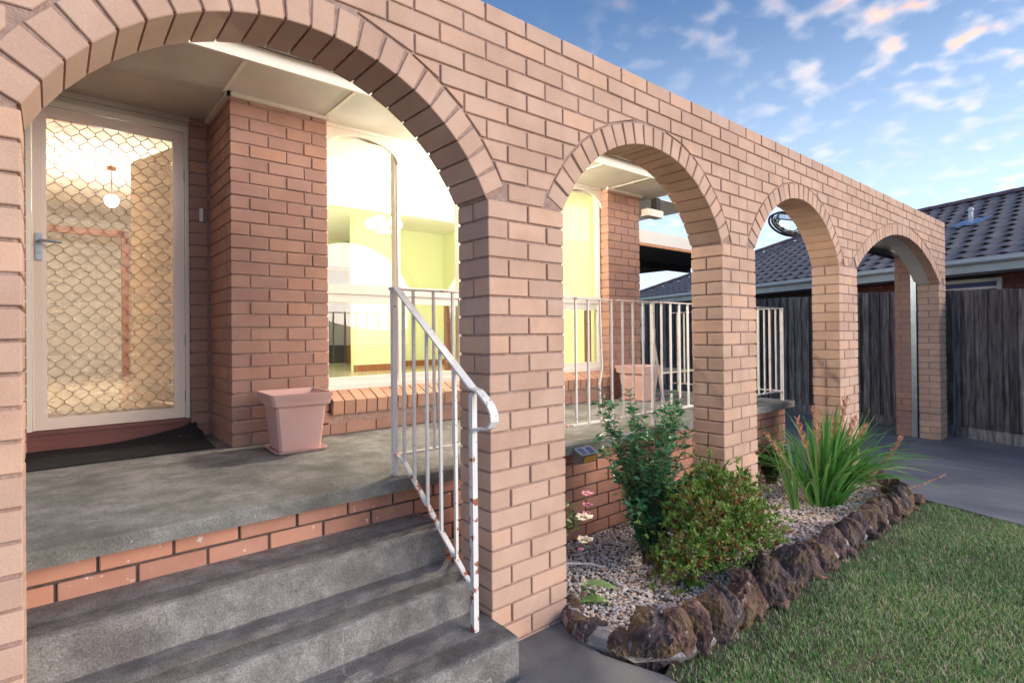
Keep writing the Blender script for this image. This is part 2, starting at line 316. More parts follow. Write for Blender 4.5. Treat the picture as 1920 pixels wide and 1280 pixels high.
M['globe'] = emit('lit_globe', (1, .96, .85), 14)
M['bulb'] = emit('lit_bulb', (1, .88, .70), 30)
M['porchglobe'] = emit('lit_porch_lens', (1, .85, .62), 12)
def lamp(name, loc, energy, color, radius, parent):
    d = bpy.data.lights.new(name, 'POINT'); d.energy = energy; d.color = color; d.shadow_soft_size = radius
    o = bpy.data.objects.new(name, d); o.location = loc; link(o, parent); return o

GR = lambda x: -1.388 - .009*x          # the ground falls gently to the right

# brick placing: specs are (key, build(mb) , centre, size) ; the 300 that show largest become single parts
def lay(specs, name, parent, mat, limit=300, stuffname='far_brickwork'):
    def size(s):
        p = px(*s[1])
        if p is None or not (-60 < p[0] < 1980 and -60 < p[1] < 1340): return 0
        return s[2]/p[2]**2
    specs = sorted(specs, key=size, reverse=True); cache = {}
    for s in specs[:limit]:
        key, loc, sz, fn = s
        if key not in cache:
            mb = MB(); fn(mb); cache[key] = mb.mesh(name, mat)
        o = bpy.data.objects.new(name, cache[key]); o.location = loc; link(o, parent)
    rest = specs[limit:]
    if rest:
        V = []; F = []; rn = []
        for key, loc, sz, fn in rest:
            mb = MB(); fn(mb); b = len(V); r_ = random.random()
            V += [(x+loc[0], y+loc[1], z+loc[2]) for x, y, z in mb.v]
            for f in mb.f: F.append([i+b for i in f]); rn.append(r_)
        me = bpy.data.meshes.new(stuffname); me.from_pydata(V, [], F); me.materials.append(mat); me.update()
        a = me.attributes.new('rnd', 'FLOAT', 'FACE'); a.data.foreach_set('value', rn)
        o = link(bpy.data.objects.new(stuffname, me), parent); tag(o, kind='stuff')
def boxspec(x0, x1, y0, y1, z0, z1, c=.003):
    """a bevelled brick as a spec; origin at its centre, tiny random set-out"""
    w, d, h = round(x1-x0,4), round(y1-y0,4), round(z1-z0,4)
    cx, cy, cz = (x0+x1)/2, (y0+y1)/2, (z0+z1)/2
    def fn(mb, w=w/2, d=d/2, h=h/2, c=c):
        V = []; 
        for sx in (-1,1):
            for sy in (-1,1):
                for sz in (-1,1):
                    V += [(sx*w, sy*(d-c), sz*(h-c)), (sx*(w-c), sy*d, sz*(h-c)), (sx*(w-c), sy*(d-c), sz*h)]
        id_ = lambda a,b,e,k: ((a*2+b)*2+e)*3+k
        F = [(id_(1,0,0,0),id_(1,1,0,0),id_(1,1,1,0),id_(1,0,1,0)), (id_(0,0,0,0),id_(0,0,1,0),id_(0,1,1,0),id_(0,1,0,0)),
             (id_(0,0,0,1),id_(1,0,0,1),id_(1,0,1,1),id_(0,0,1,1)), (id_(0,1,0,1),id_(0,1,1,1),id_(1,1,1,1),id_(1,1,0,1)),
             (id_(0,0,1,2),id_(1,0,1,2),id_(1,1,1,2),id_(0,1,1,2)), (id_(0,0,0,2),id_(0,1,0,2),id_(1,1,0,2),id_(1,0,0,2))]
        for a in (0,1):
            for b in (0,1):
                F.append((id_(a,b,0,0),id_(a,b,1,0),id_(a,b,1,1),id_(a,b,0,1)) if (a==b) else (id_(a,b,0,0),id_(a,b,0,1),id_(a,b,1,1),id_(a,b,1,0)))
                F.append((id_(a,0,b,0),id_(a,0,b,2),id_(a,1,b,2),id_(a,1,b,0)) if (a==b) else (id_(a,0,b,0),id_(a,1,b,0),id_(a,1,b,2),id_(a,0,b,2)))
                F.append((id_(0,a,b,1),id_(1,a,b,1),id_(1,a,b,2),id_(0,a,b,2)) if (a==b) else (id_(0,a,b,1),id_(0,a,b,2),id_(1,a,b,2),id_(1,a,b,1)))
                for e in (0,1):
                    t = (id_(a,b,e,0),id_(a,b,e,1),id_(a,b,e,2)); F.append(t if (a+b+e)%2 else t[::-1])
        mb.add(V, F)
    j = lambda s: random.uniform(-s, s)
    return (('b', round(w,3), round(d,3), round(h,3)), (cx+j(.0008), cy+j(.0022), cz+j(.0008)), w*h + d*h*.6, fn)

# ================================================================== SETTING: ground
def sheet(name, poly, dz, mat, kind='structure', thick=0.0, sub=0):
    mb = MB(); n = len(poly)
    mb.add([(x, y, GR(x)+dz) for x, y in poly], [tuple(range(n))])
    if thick:
        mb.add([(x, y, GR(x)+dz-thick) for x, y in poly], [])
        mb.f += [(i, i+n, (i+1)%n+n, (i+1)%n) for i in range(n)]
    o = mb.build(name, mat); return tag(o, kind=kind)
sheet('ground', [(-90,-90),(120,-90),(120,120),(-90,120)], -.05, M['lawnsoil'])
sheet('lawn', [(.44,-3.2),(3.95,-3.2),(3.98,-1.5),(4.0,-1.2),(4.09,-.93),(4.16,-.72),(4.22,-.55),(2.5,-.5),(.62,-.5),(.44,-.56)], -.016, M['lawnsoil'])
sheet('path', [(-6,-6),(.44,-6),(.44,-.56),(.36,-.31),(.38,-.1),(.5,.06),(.5,.5),(-6,.5)], 0, M['path'], thick=.1)
sheet('garden_bed', [(.40,-.05),(.40,-.45),(.6,-.58),(4.2,-.56),(4.5,-.2),(4.6,.66),(.02,.66),(.02,.24),(.45,.24),(.48,0)], .012, M['under'])
# driveway panels with open joints
dx = [(3.9,5.965),(5.978,7.325),(7.338,12.5)]
for a, b in dx:
    for y0, y1 in ((-9,.222),(.234,3.2),(3.212,9)):
        if a < 4 and y0 < 0: poly = [(3.9,-9),(b,-9),(b,.222),(4.62,.222),(4.5,-.1),(4.28,-.42),(4.2,-.6),(4.14,-.79),(4.07,-.95),(3.99,-1.2),(3.95,-1.6),(3.93,-3)]
        elif a < 4: poly = [(4.62,y0),(b,y0),(b,y1),(4.62,y1)]
        else: poly = [(a,y0),(b,y0),(b,y1),(a,y1)]
        sheet('driveway', poly, 0, M['drive'], thick=.06)

# ================================================================== arcade wall
ARC = empty('brick_arcade', (3.2, .11, GR(3)), 'long pink brick screen wall with four arches along the porch', 'brick wall')
def setp(o): return o
PIERS = [(-3.2, -1.542), (0, .47), (2.001, 2.471), (4.081, 4.551), (7.598, 7.943)]
ARCHES = [(-.780, .218, .854), (1.232, .229, .848), (3.279, .155, .922), (6.105, -1.726, 2.802)]
SPR, TOP = .602, 1.452
# module coordinate -> X so that bonds line up with every pier
mk = [(-14, -3.36-.002), (0, 0), (.47/.24, .47), (8.5, 2.001), (8.5+.47/.24, 2.471), (17.5, 4.081), (17.5+.47/.24, 4.551), (32.5, 7.598), (32.5+.345/.24, 7.943)]
def gx(m):
    for (a, xa), (b, xb) in zip(mk, mk[1:]):
        if m <= b: return xa + (m-a)*(xb-xa)/(b-a)
    return mk[-1][1]
ARCO = ARC.location
specs = []
RAD = .115
def clip(poly, n, d):                # keep points with dot(p,n) >= d
    out = []
    for i in range(len(poly)):
        a, b = poly[i], poly[(i+1)%len(poly)]
        da, db = a[0]*n[0]+a[1]*n[1]-d, b[0]*n[0]+b[1]*n[1]-d
        if da >= 0: out.append(a)
        if (da > 0) != (db > 0) and abs(da-db) > 1e-9:
            t = da/(da-db); out.append((a[0]+t*(b[0]-a[0]), a[1]+t*(b[1]-a[1])))
    return out
def polyspec(poly, y0=0., y1=.108):
    cx = sum(p[0] for p in poly)/len(poly); cz = sum(p[1] for p in poly)/len(poly)
    loc = (cx, y0+random.uniform(-.0022,.0022), cz); q = [(a-cx, b-cz) for a, b in poly]
    ar = abs(sum(q[i][0]*q[(i+1)%len(q)][1]-q[(i+1)%len(q)][0]*q[i][1] for i in range(len(q))))/2
    return (('p', tuple((round(a,3), round(b,3)) for a, b in q)), loc, ar, lambda mb, q=q: mb.prism(q, 0, y1-y0, .003))
# rows above the springing
for k in range(10):
    z0 = SPR + k*.0855 + (.0 if k else 0); z0 = SPR + k*.086; z1 = z0 + .076
    row = -1-k                        # c(-1) is the first above
    off = .5 if row % 2 else 0.
    if k == 9: off = .5 if row % 2 else 0.
    m = -14 + off
    while m < 33.94:
        xa, xb = gx(m)+.0, gx(m+1)-.0102
        xb = min(xb, 7.943)
        if m > 32.9: xb = 7.943
        if xb - xa > .02:
            poly = [(xa,z0),(xb,z0),(xb,z1),(xa,z1)]
            for (cx, cz, r) in ARCHES:
                re = r + RAD + .010
                if poly and math.hypot(max(xa-cx, 0, cx-xb), z0-cz) < re+.02:
                    px_ = sum(p[0] for p in poly)/len(poly)-cx; pz_ = sum(p[1] for p in poly)/len(poly)-cz
                    h = math.hypot(px_, pz_)
                    # aim at the nearest corner direction blend for a neat cut
                    nx, nz = px_/h, pz_/h
                    poly = clip(poly, (nx, nz), nx*cx+nz*cz+re)
                    if len(poly) < 3: poly = []
            if poly:
                ar = abs(sum(poly[i][0]*poly[(i+1)%len(poly)][1]-poly[(i+1)%len(poly)][0]*poly[i][1] for i in range(len(poly))))/2
                mw = max(p[0] for p in poly)-min(p[0] for p in poly)
                if ar > .0016 and mw > .03: specs.append(polyspec(poly))
        m += 1
# piers: bonded courses, both leaves
for pi, (xa, xb) in enumerate(PIERS):
    W = xb - xa; nrow = 24
    for c in range(nrow):
        zt = SPR - .010 - c*.086; zb = zt - .076
        if zt < GR(xa) - .02: break
        if pi in (1, 3): B = (c % 2 == 0)      # full + full on even courses
        else: B = (c % 2 == 1)
        if pi in (1, 2, 3):
            if B: fr = [(0, .23), (.24, .47)]; hd = []
            else: fr = [(.12, .35)]; hd = [(0, .11), (.36, .47)]
        elif pi == 0:
            B = (c % 2 == 0)
            fr = [(W-.23-.24*i, W-.24*i) for i in range(5)] if B else [(W-.35-.24*i, W-.12-.24*i) for i in range(5)]
            hd = [] if B else [(W-.11, W)]
        else:
            B = (c % 2 == 0)
            fr = [(0, .23)] if B else [(.12, .345)]
            hd = [(.24, .345)] if B else [(0, .11)]
        for a, b in fr:
            specs.append(boxspec(xa+a, xa+b, 0, .110, zb, zt)); specs.append(boxspec(xa+a, xa+b, .120, .23, zb, zt))
        for a, b in hd: specs.append(boxspec(xa+a, xa+b, 0, .23, zb, zt))
for s in range(len(specs)):
    k, l_, a, f_ = specs[s]; specs[s] = (k, tuple(Vector(l_) - ARC.location), a, f_)
def lay_rel(specs, name, parent, mat, limit=300, stuffname='far_brickwork'):
    o = parent.location
    def size(s):
        p = px(*(Vector(s[1])+o))
        if p is None or not (-60 < p[0] < 1980 and -60 < p[1] < 1340): return 0
        return s[2]/p[2]**2
    sp = sorted(specs, key=size, reverse=True)
    cache = {}
    for key, loc, sz, fn in sp[:limit]:
        if key not in cache:
            mb = MB(); fn(mb); cache[key] = mb.mesh(name, mat)
        b = bpy.data.objects.new(name, cache[key]); b.location = loc; link(b, parent)
    V = []; F = []; rn = []
    for key, loc, sz, fn in sp[limit:]:
        mb = MB(); fn(mb); b = len(V); r_ = random.random()
        V += [(x+loc[0], y+loc[1], z+loc[2]) for x, y, z in mb.v]
        for f in mb.f: F.append([i+b for i in f]); rn.append(r_)
    if V:
        me = bpy.data.meshes.new(stuffname); me.from_pydata(V, [], F); me.materials.append(mat); me.update()
        a = me.attributes.new('rnd', 'FLOAT', 'FACE'); a.data.foreach_set('value', rn)
        tag(link(bpy.data.objects.new(stuffname, me), parent), kind='stuff')
lay_rel(specs, 'brick', ARC, M['brick'])
# voussoirs
for ai, (cx, cz, r) in enumerate(ARCHES):
    th = math.acos((SPR-cz)/r)       # half angle from vertical
    n = max(3, round(2*th*r/.0865)); step = 2*th/n
    for i in range(n):
        a0 = -th + i*step + .0045/r; a1 = -th + (i+1)*step - .0045/r
        am = (a0+a1)/2; wb = (a1-a0)*r/2
        y1 = .23 if ai < 3 else .108
        mb = MB(); j = random.uniform(-.002, .002)
        # a square brick laid radially: equal width inside and out, so joints open towards the outside
        rr = math.sqrt(r*r-wb*wb)
        poly = [(-wb, rr), (wb, rr), (wb+.002, r+RAD+j), (-wb-.002, r+RAD+j)]
        ca, sa = math.cos(am), math.sin(am)
        P = [(x*ca + z*sa, -x*sa + z*ca) for x, z in poly]
        qx = sum(p[0] for p in P)/4; qz = sum(p[1] for p in P)/4
        mb.prism([(a-qx, b-qz) for a, b in P], 0, y1, .003)
        mb.build('arch_brick', M['brick'], ARC, loc=Vector((cx+qx, random.uniform(-.003,.002), cz+qz)) - ARC.location)
# mortar core
mb = MB(); o = ARC.location
def lowz(x):
    for cx, cz, r in ARCHES:
        if abs(x-cx) < r:
            h = math.sqrt(r*r-(x-cx)**2)+cz
            if h > SPR: return h + .012
    return SPR - .01
xs = list(np.arange(-3.18, 7.936, .02)) + [7.936]
for a, b in zip(xs, xs[1:]):
    za, zb = lowz(a), lowz(b)
    mb.add([(a,.0075,za),(b,.0075,zb),(b,.0075,TOP-.012),(a,.0075,TOP-.012),(a,.222,za),(b,.222,zb),(b,.222,TOP-.012),(a,.222,TOP-.012)],
           [(0,1,2,3),(7,6,5,4),(0,4,5,1),(3,2,6,7)])
mb.add([(7.936,.009,SPR),(7.936,.222,SPR),(7.936,.222,TOP-.012),(7.936,.009,TOP-.012)],[(0,1,2,3)])
for xa, xb in PIERS: mb.box(xa+.0075, xb-.0075, .0085, .219, GR(xa)-.1, SPR-.001)
m_o = mb.build('mortar', M['mortar'], ARC); m_o.location = -o
# steel-lined soffit of the driveway arch
mb = MB(); cx, cz, r = ARCHES[3]; th = math.acos((SPR-cz)/r)
for i in range(40):
    a, b = -th+i*2*th/40, -th+(i+1)*2*th/40
    for y0, y1, rr in ((.100,.27,r+.004),):
        A = [(cx+math.sin(t)*q, y, cz+math.cos(t)*q) for t in (a,b) for q in (rr, rr+.02) for y in (y0,y1)]
        mb.add(A, [(0,1,5,4),(2,6,7,3),(1,3,7,5),(0,4,6,2)])
s_o = mb.build('arch_soffit', M['soffit'], ARC); s_o.location = -o
# back pier with roller door channel beside it
BP = empty('brick_pier', (7.75,.4,GR(7.7)), 'short rear brick pier behind the driveway arch beside the steel channel', 'brick pier')
sp = []
for c in range(32):
    zt = SPR+.43 - c*.086; zb = zt-.076
    if zt < GR(7.7): break
    if c % 2: sp += [boxspec(7.6,7.94,.31,.42,zb,zt), boxspec(7.6,7.94,.43,.49,zb,zt)]
    else: sp += [boxspec(7.6,7.71,.31,.49,zb,zt), boxspec(7.72,7.94,.31,.49,zb,zt)]
sp = [(k, tuple(Vector(l_)-BP.location), a, f_) for k, l_, a, f_ in sp]
lay_rel(sp, 'brick', BP, M['hbrick'])
mb = MB(); mb.box(7.609-7.75,7.93-7.75,.319-.4,.481-.4,-.05,SPR+.43-GR(7.7)); mb.build('mortar', M['mortar'], BP)
RD = empty('roller_door', (6.0,.5,1.0), 'rolled up cream garage door curtain behind the driveway arch', 'roller door')
mb = MB(); prof = [(.64+.13*math.cos(t), 1.235+.13*math.sin(t)) for t in np.linspace(0, 2*math.pi, 25)[:-1]]
V = [(x-6., y-.5, z-1.) for x in (6.7, 8.3) for y, z in prof]; n = 24
mb.add(V, [(i,(i+1)%n,(i+1)%n+n,i+n) for i in range(n)]+[tuple(range(n-1,-1,-1)),tuple(range(n,2*n))]); mb.build('door_curtain', M['cream'], RD, smooth=True)
mb = MB(); mb.box(.7,2.3,.04,.16,.045,.10); mb.build('bottom_rail', M['dark'], RD)
mb = MB(); mb.box(1.6,1.63,-.25,-.19,-2.47,.25); mb.box(1.63,1.66,-.25,-.245,-2.47,.25); mb.box(1.63,1.66,-.195,-.19,-2.47,.25); mb.build('guide_channel', M['steel'], RD)

# ================================================================== steps
ST = empty('concrete_steps', (-.8,.2,GR(-.8)), 'three worn grey concrete steps with grooved nosings up to the porch', 'steps')
def stepmat():
    m = M['step'].copy(); m.name = 'grooved_step_concrete'; t = m.node_tree; n = t.nodes; l = t.links
    geo = n.new('ShaderNodeNewGeometry'); sp = n.new('ShaderNodeSeparateXYZ'); l.new(geo.outputs['Position'], sp.inputs[0])
    s = n.new('ShaderNodeMath'); s.operation = 'MULTIPLY'; s.inputs[1].default_value = 2*math.pi/.009; l.new(sp.outputs[1], s.inputs[0])
    c = n.new('ShaderNodeMath'); c.operation = 'SINE'; l.new(s.outputs[0], c.inputs[0])
    # grooves only in a band 3 cm to 10 cm behind each nosing
    tot = None
    for y in (-.19, .097, .36):
        a = n.new('ShaderNodeMath'); a.operation = 'SUBTRACT'; a.inputs[1].default_value = y+.075; l.new(sp.outputs[1], a.inputs[0])
        b = n.new('ShaderNodeMath'); b.operation = 'ABSOLUTE'; l.new(a.outputs[0], b.inputs[0])
        d = n.new('ShaderNodeMath'); d.operation = 'LESS_THAN'; d.inputs[1].default_value = .043; l.new(b.outputs[0], d.inputs[0])
        if tot is None: tot = d.outputs[0]
        else:
            e = n.new('ShaderNodeMath'); e.operation = 'ADD'; l.new(tot, e.inputs[0]); l.new(d.outputs[0], e.inputs[1]); tot = e.outputs[0]
    g = n.new('ShaderNodeMath'); g.operation = 'MULTIPLY'; l.new(c.outputs[0], g.inputs[0]); l.new(tot, g.inputs[1])
    b0 = [x for x in n if x.type == 'BUMP'][0]
    b1 = n.new('ShaderNodeBump'); b1.inputs['Strength'].default_value = 1; b1.inputs['Distance'].default_value = .005
    l.new(g.outputs[0], b1.inputs['Height']); l.new(b0.outputs[0], b1.inputs['Normal']); l.new(b1.outputs[0], n['Principled BSDF'].inputs['Normal'])
    return m
M['gstep'] = stepmat()
def worn_block(x0, x1, y0, y1, z0, z1, name, mat, parent, seg=.03, wear=.006):
    """block whose front top edge and right end are rounded and chipped"""
    from mathutils import noise
    n = max(2, int((x1-x0)/seg)); V = []; o = parent.location
    prof = [(y0, z0), (y0, (z0+z1)/2), (y0, z1-.012), (y0+.004, z1-.003), (y0+.014, z1), (y0+(y1-y0)*.3, z1), (y0+(y1-y0)*.65, z1), (y1, z1), (y1, z0)]
    k = len(prof)
    for i in range(n+1):
        x = x0 + (x1-x0)*i/n; e = min(1, (x1-x)/.012) if x1-x < .012 else 1
        for j, (y, z) in enumerate(prof):
            q = noise.noise(Vector((x*9, y*20, z*20)))*wear + noise.noise(Vector((x*40, y*40, z*31)))*wear*.4
            dy = q if j in (1,2,3,4) else 0; dz = -abs(q)*.8 if j in (2,3,4) else (q*.25 if j in (5,6) else 0)
            V.append((x - (.004 if i == n and j < 5 else 0)-o.x, y+dy-o.y, z+dz-o.z))
    F = [(i*k+j, i*k+j+1, (i+1)*k+j+1, (i+1)*k+j) for i in range(n) for j in range(k-1)]
    F = [f[::-1] for f in F] + [tuple(range(k)), tuple(n*k+j for j in range(k-1,-1,-1))]
    mb = MB(); mb.add(V, F); return mb.build(name, mat, parent)
worn_block(-3.2, -.012, -.19, .10, GR(-.5)-.05, -1.231, 'step', M['gstep'], ST)
worn_block(-3.2, .004, .097, .37, -1.40, -1.091, 'step', M['gstep'], ST)
worn_block(-3.2, .006, .36, .64, -1.40, -.934, 'step', M['gstep'], ST)
mb = MB()
for i in range(40):
    t = math.pi*2*i/40; mb.v.append((.105*math.cos(t), .105*math.sin(t), .012))
for i in range(40):
    t = math.pi*2*i/40; mb.v.append((.115*math.cos(t), .115*math.sin(t), -.03))
mb.f = [tuple(range(40))] + [(i,i+40,(i+1)%40+40,(i+1)%40) for i in range(40)]
tag(mb.build('drain_cover', M['path'], None, loc=(-.04,-.335,GR(0)+.004)), 'round concrete pad in the path at the corner of the lowest step', 'drain cover')

# ================================================================== porch
PO = empty('porch', (1.5,.6,-1.4), 'raised grey concrete porch floor on a low pink brick base', 'porch')
worn_block(-3.2, 4.47, .555, 3.2, -.780, -.715, 'slab', M['concrete'], PO, wear=.005)
sp = []
for c in range(8):
    zt = -.803+.0 - (c-1)*.086 - .010 + .0; 
    zt = -.783 - c*.086 - .003; zb = zt-.076
    if zt < -1.5: break
    off = .0 if c % 2 else .122
    x = -3.1 + off - .012
    # vertical joints sit at X = -1.354 - 0.244 k on the top course
    x = -1.354 - .244*8 + (.122 if c % 2 else 0)
    while x < 4.40:
        a, b = x+.005, min(x+.239, 4.43)
        if b-a > .03: sp.append(boxspec(a, b, .635, .74, zb, zt, .004))
        x += .244
    sp.append(boxspec(4.32 if c % 2 else 4.32, 4.43, .745, .97, zb, zt)); 
    for q in range(9): sp.append(boxspec(4.32, 4.43, .98+q*.24, 1.21+q*.24, zb, zt))
sp = [(k, tuple(Vector(l_)-PO.location), a, f_) for k, l_, a, f_ in sp]
lay_rel(sp, 'brick', PO, M['pbrick'], 290)
mb = MB(); mb.box(-3.2,4.42,.646,3.1,-1.5,-.781); q_ = mb.build('mortar', M['dmortar'], PO); q_.location = -PO.location

# ================================================================== house
HO = empty('brick_house', (1.2,2.2,-.715), 'brick house front with cream soffit, arched picture windows and screen door', 'house')
HL = HO.location
def hb(mb, name, mat, parent=None, smooth=False):
    ob = mb.build(name, mat, parent or HO, smooth)
    if parent is None: ob.location = -HL
    return ob
YF = 1.93
sp = []
jz = [1.519 - .086*k for k in range(-1, 27)]
for k, j in enumerate(jz):
    zt = j - .005; zb = j - .081
    if k == 0: zt, zb = 1.569, 1.524
    if zb < -.74: zb = -.72
    if zt - zb < .02: continue
    A = k % 2 == 1
    # near pillar front
    cuts = [(0,.23),(.24,.47),(.48,.645)] if A else [(0,.11),(.12,.35),(.36,.525),(.535,.645)]
    for a, b in cuts: sp.append(boxspec(-.585+a, -.585+b, YF, YF+.11, zb, zt))
    # alcove side of the near pillar (faces the door)
    y = YF + (.12 if A else .24)
    ys = [(YF+.12, YF+.35), (YF+.36, YF+.59)] if A else [(YF+.12,YF+.23),(YF+.24,YF+.47),(YF+.48,YF+.59)]
    for a, b in ys: sp.append(boxspec(-.585, -.475, a, b, zb, zt))
    sp.append(boxspec(-.712, -.595 if A else -.60, YF+.60, YF+.70, zb, zt))
    # far pillar
    cuts = [(0,.11),(.12,.35),(.36,.56)] if A else [(0,.23),(.24,.47),(.48,.56)]
    for a, b in cuts: sp.append(boxspec(3.195+a, 3.195+b, YF, YF+.11, zb, zt))
    for q in range(3): sp.append(boxspec(3.645, 3.755, YF+.12+q*.24+(0 if A else -.0), YF+.35+q*.24, zb, zt))
    if zt < -.555:
        x = .07 + (.0 if A else .12)
        if not A: sp.append(boxspec(.07,.18,YF-.0,YF+.11,zb,zt))
        while x < 3.185:
            b = min(x+.23, 3.188)
            if b-x > .03: sp.append(boxspec(x, b, YF, YF+.11, zb, zt))
            x += .24
    # wall left of the door
    sp.append(boxspec(-1.72-.11, -1.72, 2.0+(.0 if A else .12), 2.23+(.0 if A else .12), zb, zt)); sp.append(boxspec(-1.83,-1.72,2.24+(.0 if A else .12),2.5,zb,zt))
    sp.append(boxspec(-1.83,-1.60,2.53,2.63,zb,zt))
sp = [(k, tuple(Vector(l_)-HL), a, f_) for k, l_, a, f_ in sp]
lay_rel(sp, 'brick', HO, M['hbrick'], 300)
mb = MB()
mb.box(-.576,.066-.012,YF+.009,YF+.68,-.72,1.571); mb.box(-.703,-.58,YF+.609,YF+.69,-.72,1.571)
mb.box(.02,3.22,YF+.009,YF+.10,-.72,-.56); mb.box(3.203,3.746,YF+.009,YF+.10,-.72,1.571); mb.box(3.655,3.746,YF+.10,YF+.9,-.72,1.571)
mb.box(-1.9,-1.729,1.9,2.7,-.72,1.571)
hb(mb, 'mortar', M['mortar'])
# sloping sill bricks
for i in range(36):
    x = .072 + i*.0868
    if x+.076 > 3.19: break
    mb = MB(); prof = [(YF-.045,-.565),(YF+.11,-.55),(YF+.11,-.395),(YF-.055,-.468)]
    V = [(xx, y, z) for xx in (0,.0775) for y, z in prof]
    mb.add(V, [(0,1,2,3),(7,6,5,4),(0,4,5,1),(1,5,6,2),(2,6,7,3),(3,7,4,0)])
    ob = mb.build('sill_brick', M['sill'], HO); ob.location = Vector((x, random.uniform(-.002,.002), random.uniform(-.001,.001))) - HL
mb = MB(); mb.box(.07,3.19,YF-.035,YF+.1,-.558,-.47); mb.add([(x,y,z) for x in (.07,3.19) for y,z in ((YF-.035,-.48),(YF+.1,-.48),(YF+.1,-.412),(YF-.045,-.478))],[(0,1,2,3),(7,6,5,4),(0,4,5,1),(1,5,6,2),(2,6,7,3),(3,7,4,0)]); hb(mb,'sill_mortar',M['mortar'])
# soffit panels
js = [-3.2,-.62,.045,.9,1.75,2.5,3.24,3.95]
for a, b in zip(js, js[1:]):
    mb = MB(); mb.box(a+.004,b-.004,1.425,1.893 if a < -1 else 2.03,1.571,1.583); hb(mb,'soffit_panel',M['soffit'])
    mb = MB(); mb.box(b-.012,b+.012,1.425,1.93,1.566,1.5708)
    if b < 3.9: hb(mb,'cover_strip',M['cream'])
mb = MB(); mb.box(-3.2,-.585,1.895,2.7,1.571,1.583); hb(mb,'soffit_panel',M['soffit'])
mb = MB(); mb.box(-3.2,3.95,1.42,1.6,1.5831,1.70); mb.box(-3.2,3.95,1.6,9.2,1.72,1.80); mb.box(-3.2,3.95,1.6,2.05,1.60,1.719); hb(mb,'roof_light_block',M['dark'])  # unseen plain sheets in place of the roof, added to block light
mb = MB(); mb.box(-3.2,4.0,1.400,1.419,1.566,1.655); hb(mb,'fascia',M['cream'])
mb = MB()                                             # quad gutter
gp = [(1.398,1.66),(1.34,1.645),(1.30,1.665),(1.285,1.72),(1.293,1.722),(1.307,1.673),(1.34,1.655),(1.398,1.668)]
V = [(x,y,z) for x in (-3.2,4.02) for y,z in gp]; n = len(gp)
mb.add(V, [(i,(i+1)%n,(i+1)%n+n,i+n) for i in range(n)]+[tuple(range(n-1,-1,-1)),tuple(range(n,2*n))]); hb(mb,'gutter',M['soffit'])
mb = MB(); mb.box(3.951,4.0,1.42,2.6,1.571,1.60); hb(mb,'barge_board',M['cream'])
# little gutter return hanging off the corner
mb = MB(); mb.box(3.99,4.07,1.86,1.93,1.42,1.571); hb(mb,'downpipe',M['dark'])
mb = MB(); mb.box(3.80,4.10,1.84,1.95,1.34,1.42); hb(mb,'gutter_outlet',M['cream'])
# cove strips
mb = MB(); mb.box(-.61,.07,YF-.028,YF-.001,1.545,1.5705); mb.box(3.17,3.78,YF-.028,YF-.001,1.545,1.5705); mb.box(-.612,-.586,YF-.028,YF+.6,1.545,1.5705); mb.box(.07,3.17,2.0,2.016,1.545,1.5705); hb(mb,'cove_strip',M['cream'])
# window: frame, five lights with arched heads
WX0, WX1, WY = .06, 3.195, 2.04
pw = (WX1-WX0)/5
mb = MB(); mb.box(WX0,WX1,WY-.005,WY+.06,-.39,-.315); mb.box(WX0,WX1,WY-.02,WY+.06,-.405,-.365)
win = hb(mb,'window_sill_frame',M['cream'])
for i in range(6):
    x = WX0+i*pw; wd = .05 if 0 < i < 5 else .045
    mb = MB()
    a = x-wd/2 if 0 < i < 5 else (x if i == 0 else x-wd); mb.box(a,a+wd,WY,WY+.06,-.315,1.571)
    mb.box(a+wd*.35,a+wd*.65,WY-.01,WY,-.36,1.40)
    hb(mb,'mullion',M['cream'])
for i in range(5):
    a, b = WX0+i*pw+.03, WX0+(i+1)*pw-.03
    mb = MB(); mb.box(a-.004,b+.004,WY+.004,WY+.05,.315,.388); mb.box(a,b,WY+.01,WY+.045,.25,.312); hb(mb,'transom',M['cream'])
    mb = MB(); mb.box(a,b,WY+.028,WY+.032,.388,1.53); hb(mb,'window_pane',M['glass'])
    mb = MB(); mb.box(a,b,WY+.028,WY+.032,-.315,.25); hb(mb,'window_pane',M['glass'])
    mb = MB(); mb.box(a,b,WY+.012,WY+.05,1.50,1.571); hb(mb,'head_rail',M['cream'])
    # arched spandrel board
    n = 24; c0 = WX0+(i+.5)*pw; hw = pw/2
    P = []
    for k in range(n+1):
        t = -1+2*k/n; x = c0 + t*hw
        h = 1.385 + .131*(1-abs(t)**2.3)**(.72) if abs(t) < .96 else 1.37+.015*(1-abs(t))/.04
        P.append((x, h))
    mb = MB()
    for (xa, za), (xb, zb) in zip(P, P[1:]):
        mb.add([(xa,WY-.024,za),(xb,WY-.024,zb),(xb,WY-.024,1.571),(xa,WY-.024,1.571),(xa,WY-.006,za),(xb,WY-.006,zb),(xb,WY-.006,1.571),(xa,WY-.006,1.571)],[(0,1,2,3),(7,6,5,4),(0,4,5,1)])
    hb(mb,'arched_board',M['cream'])
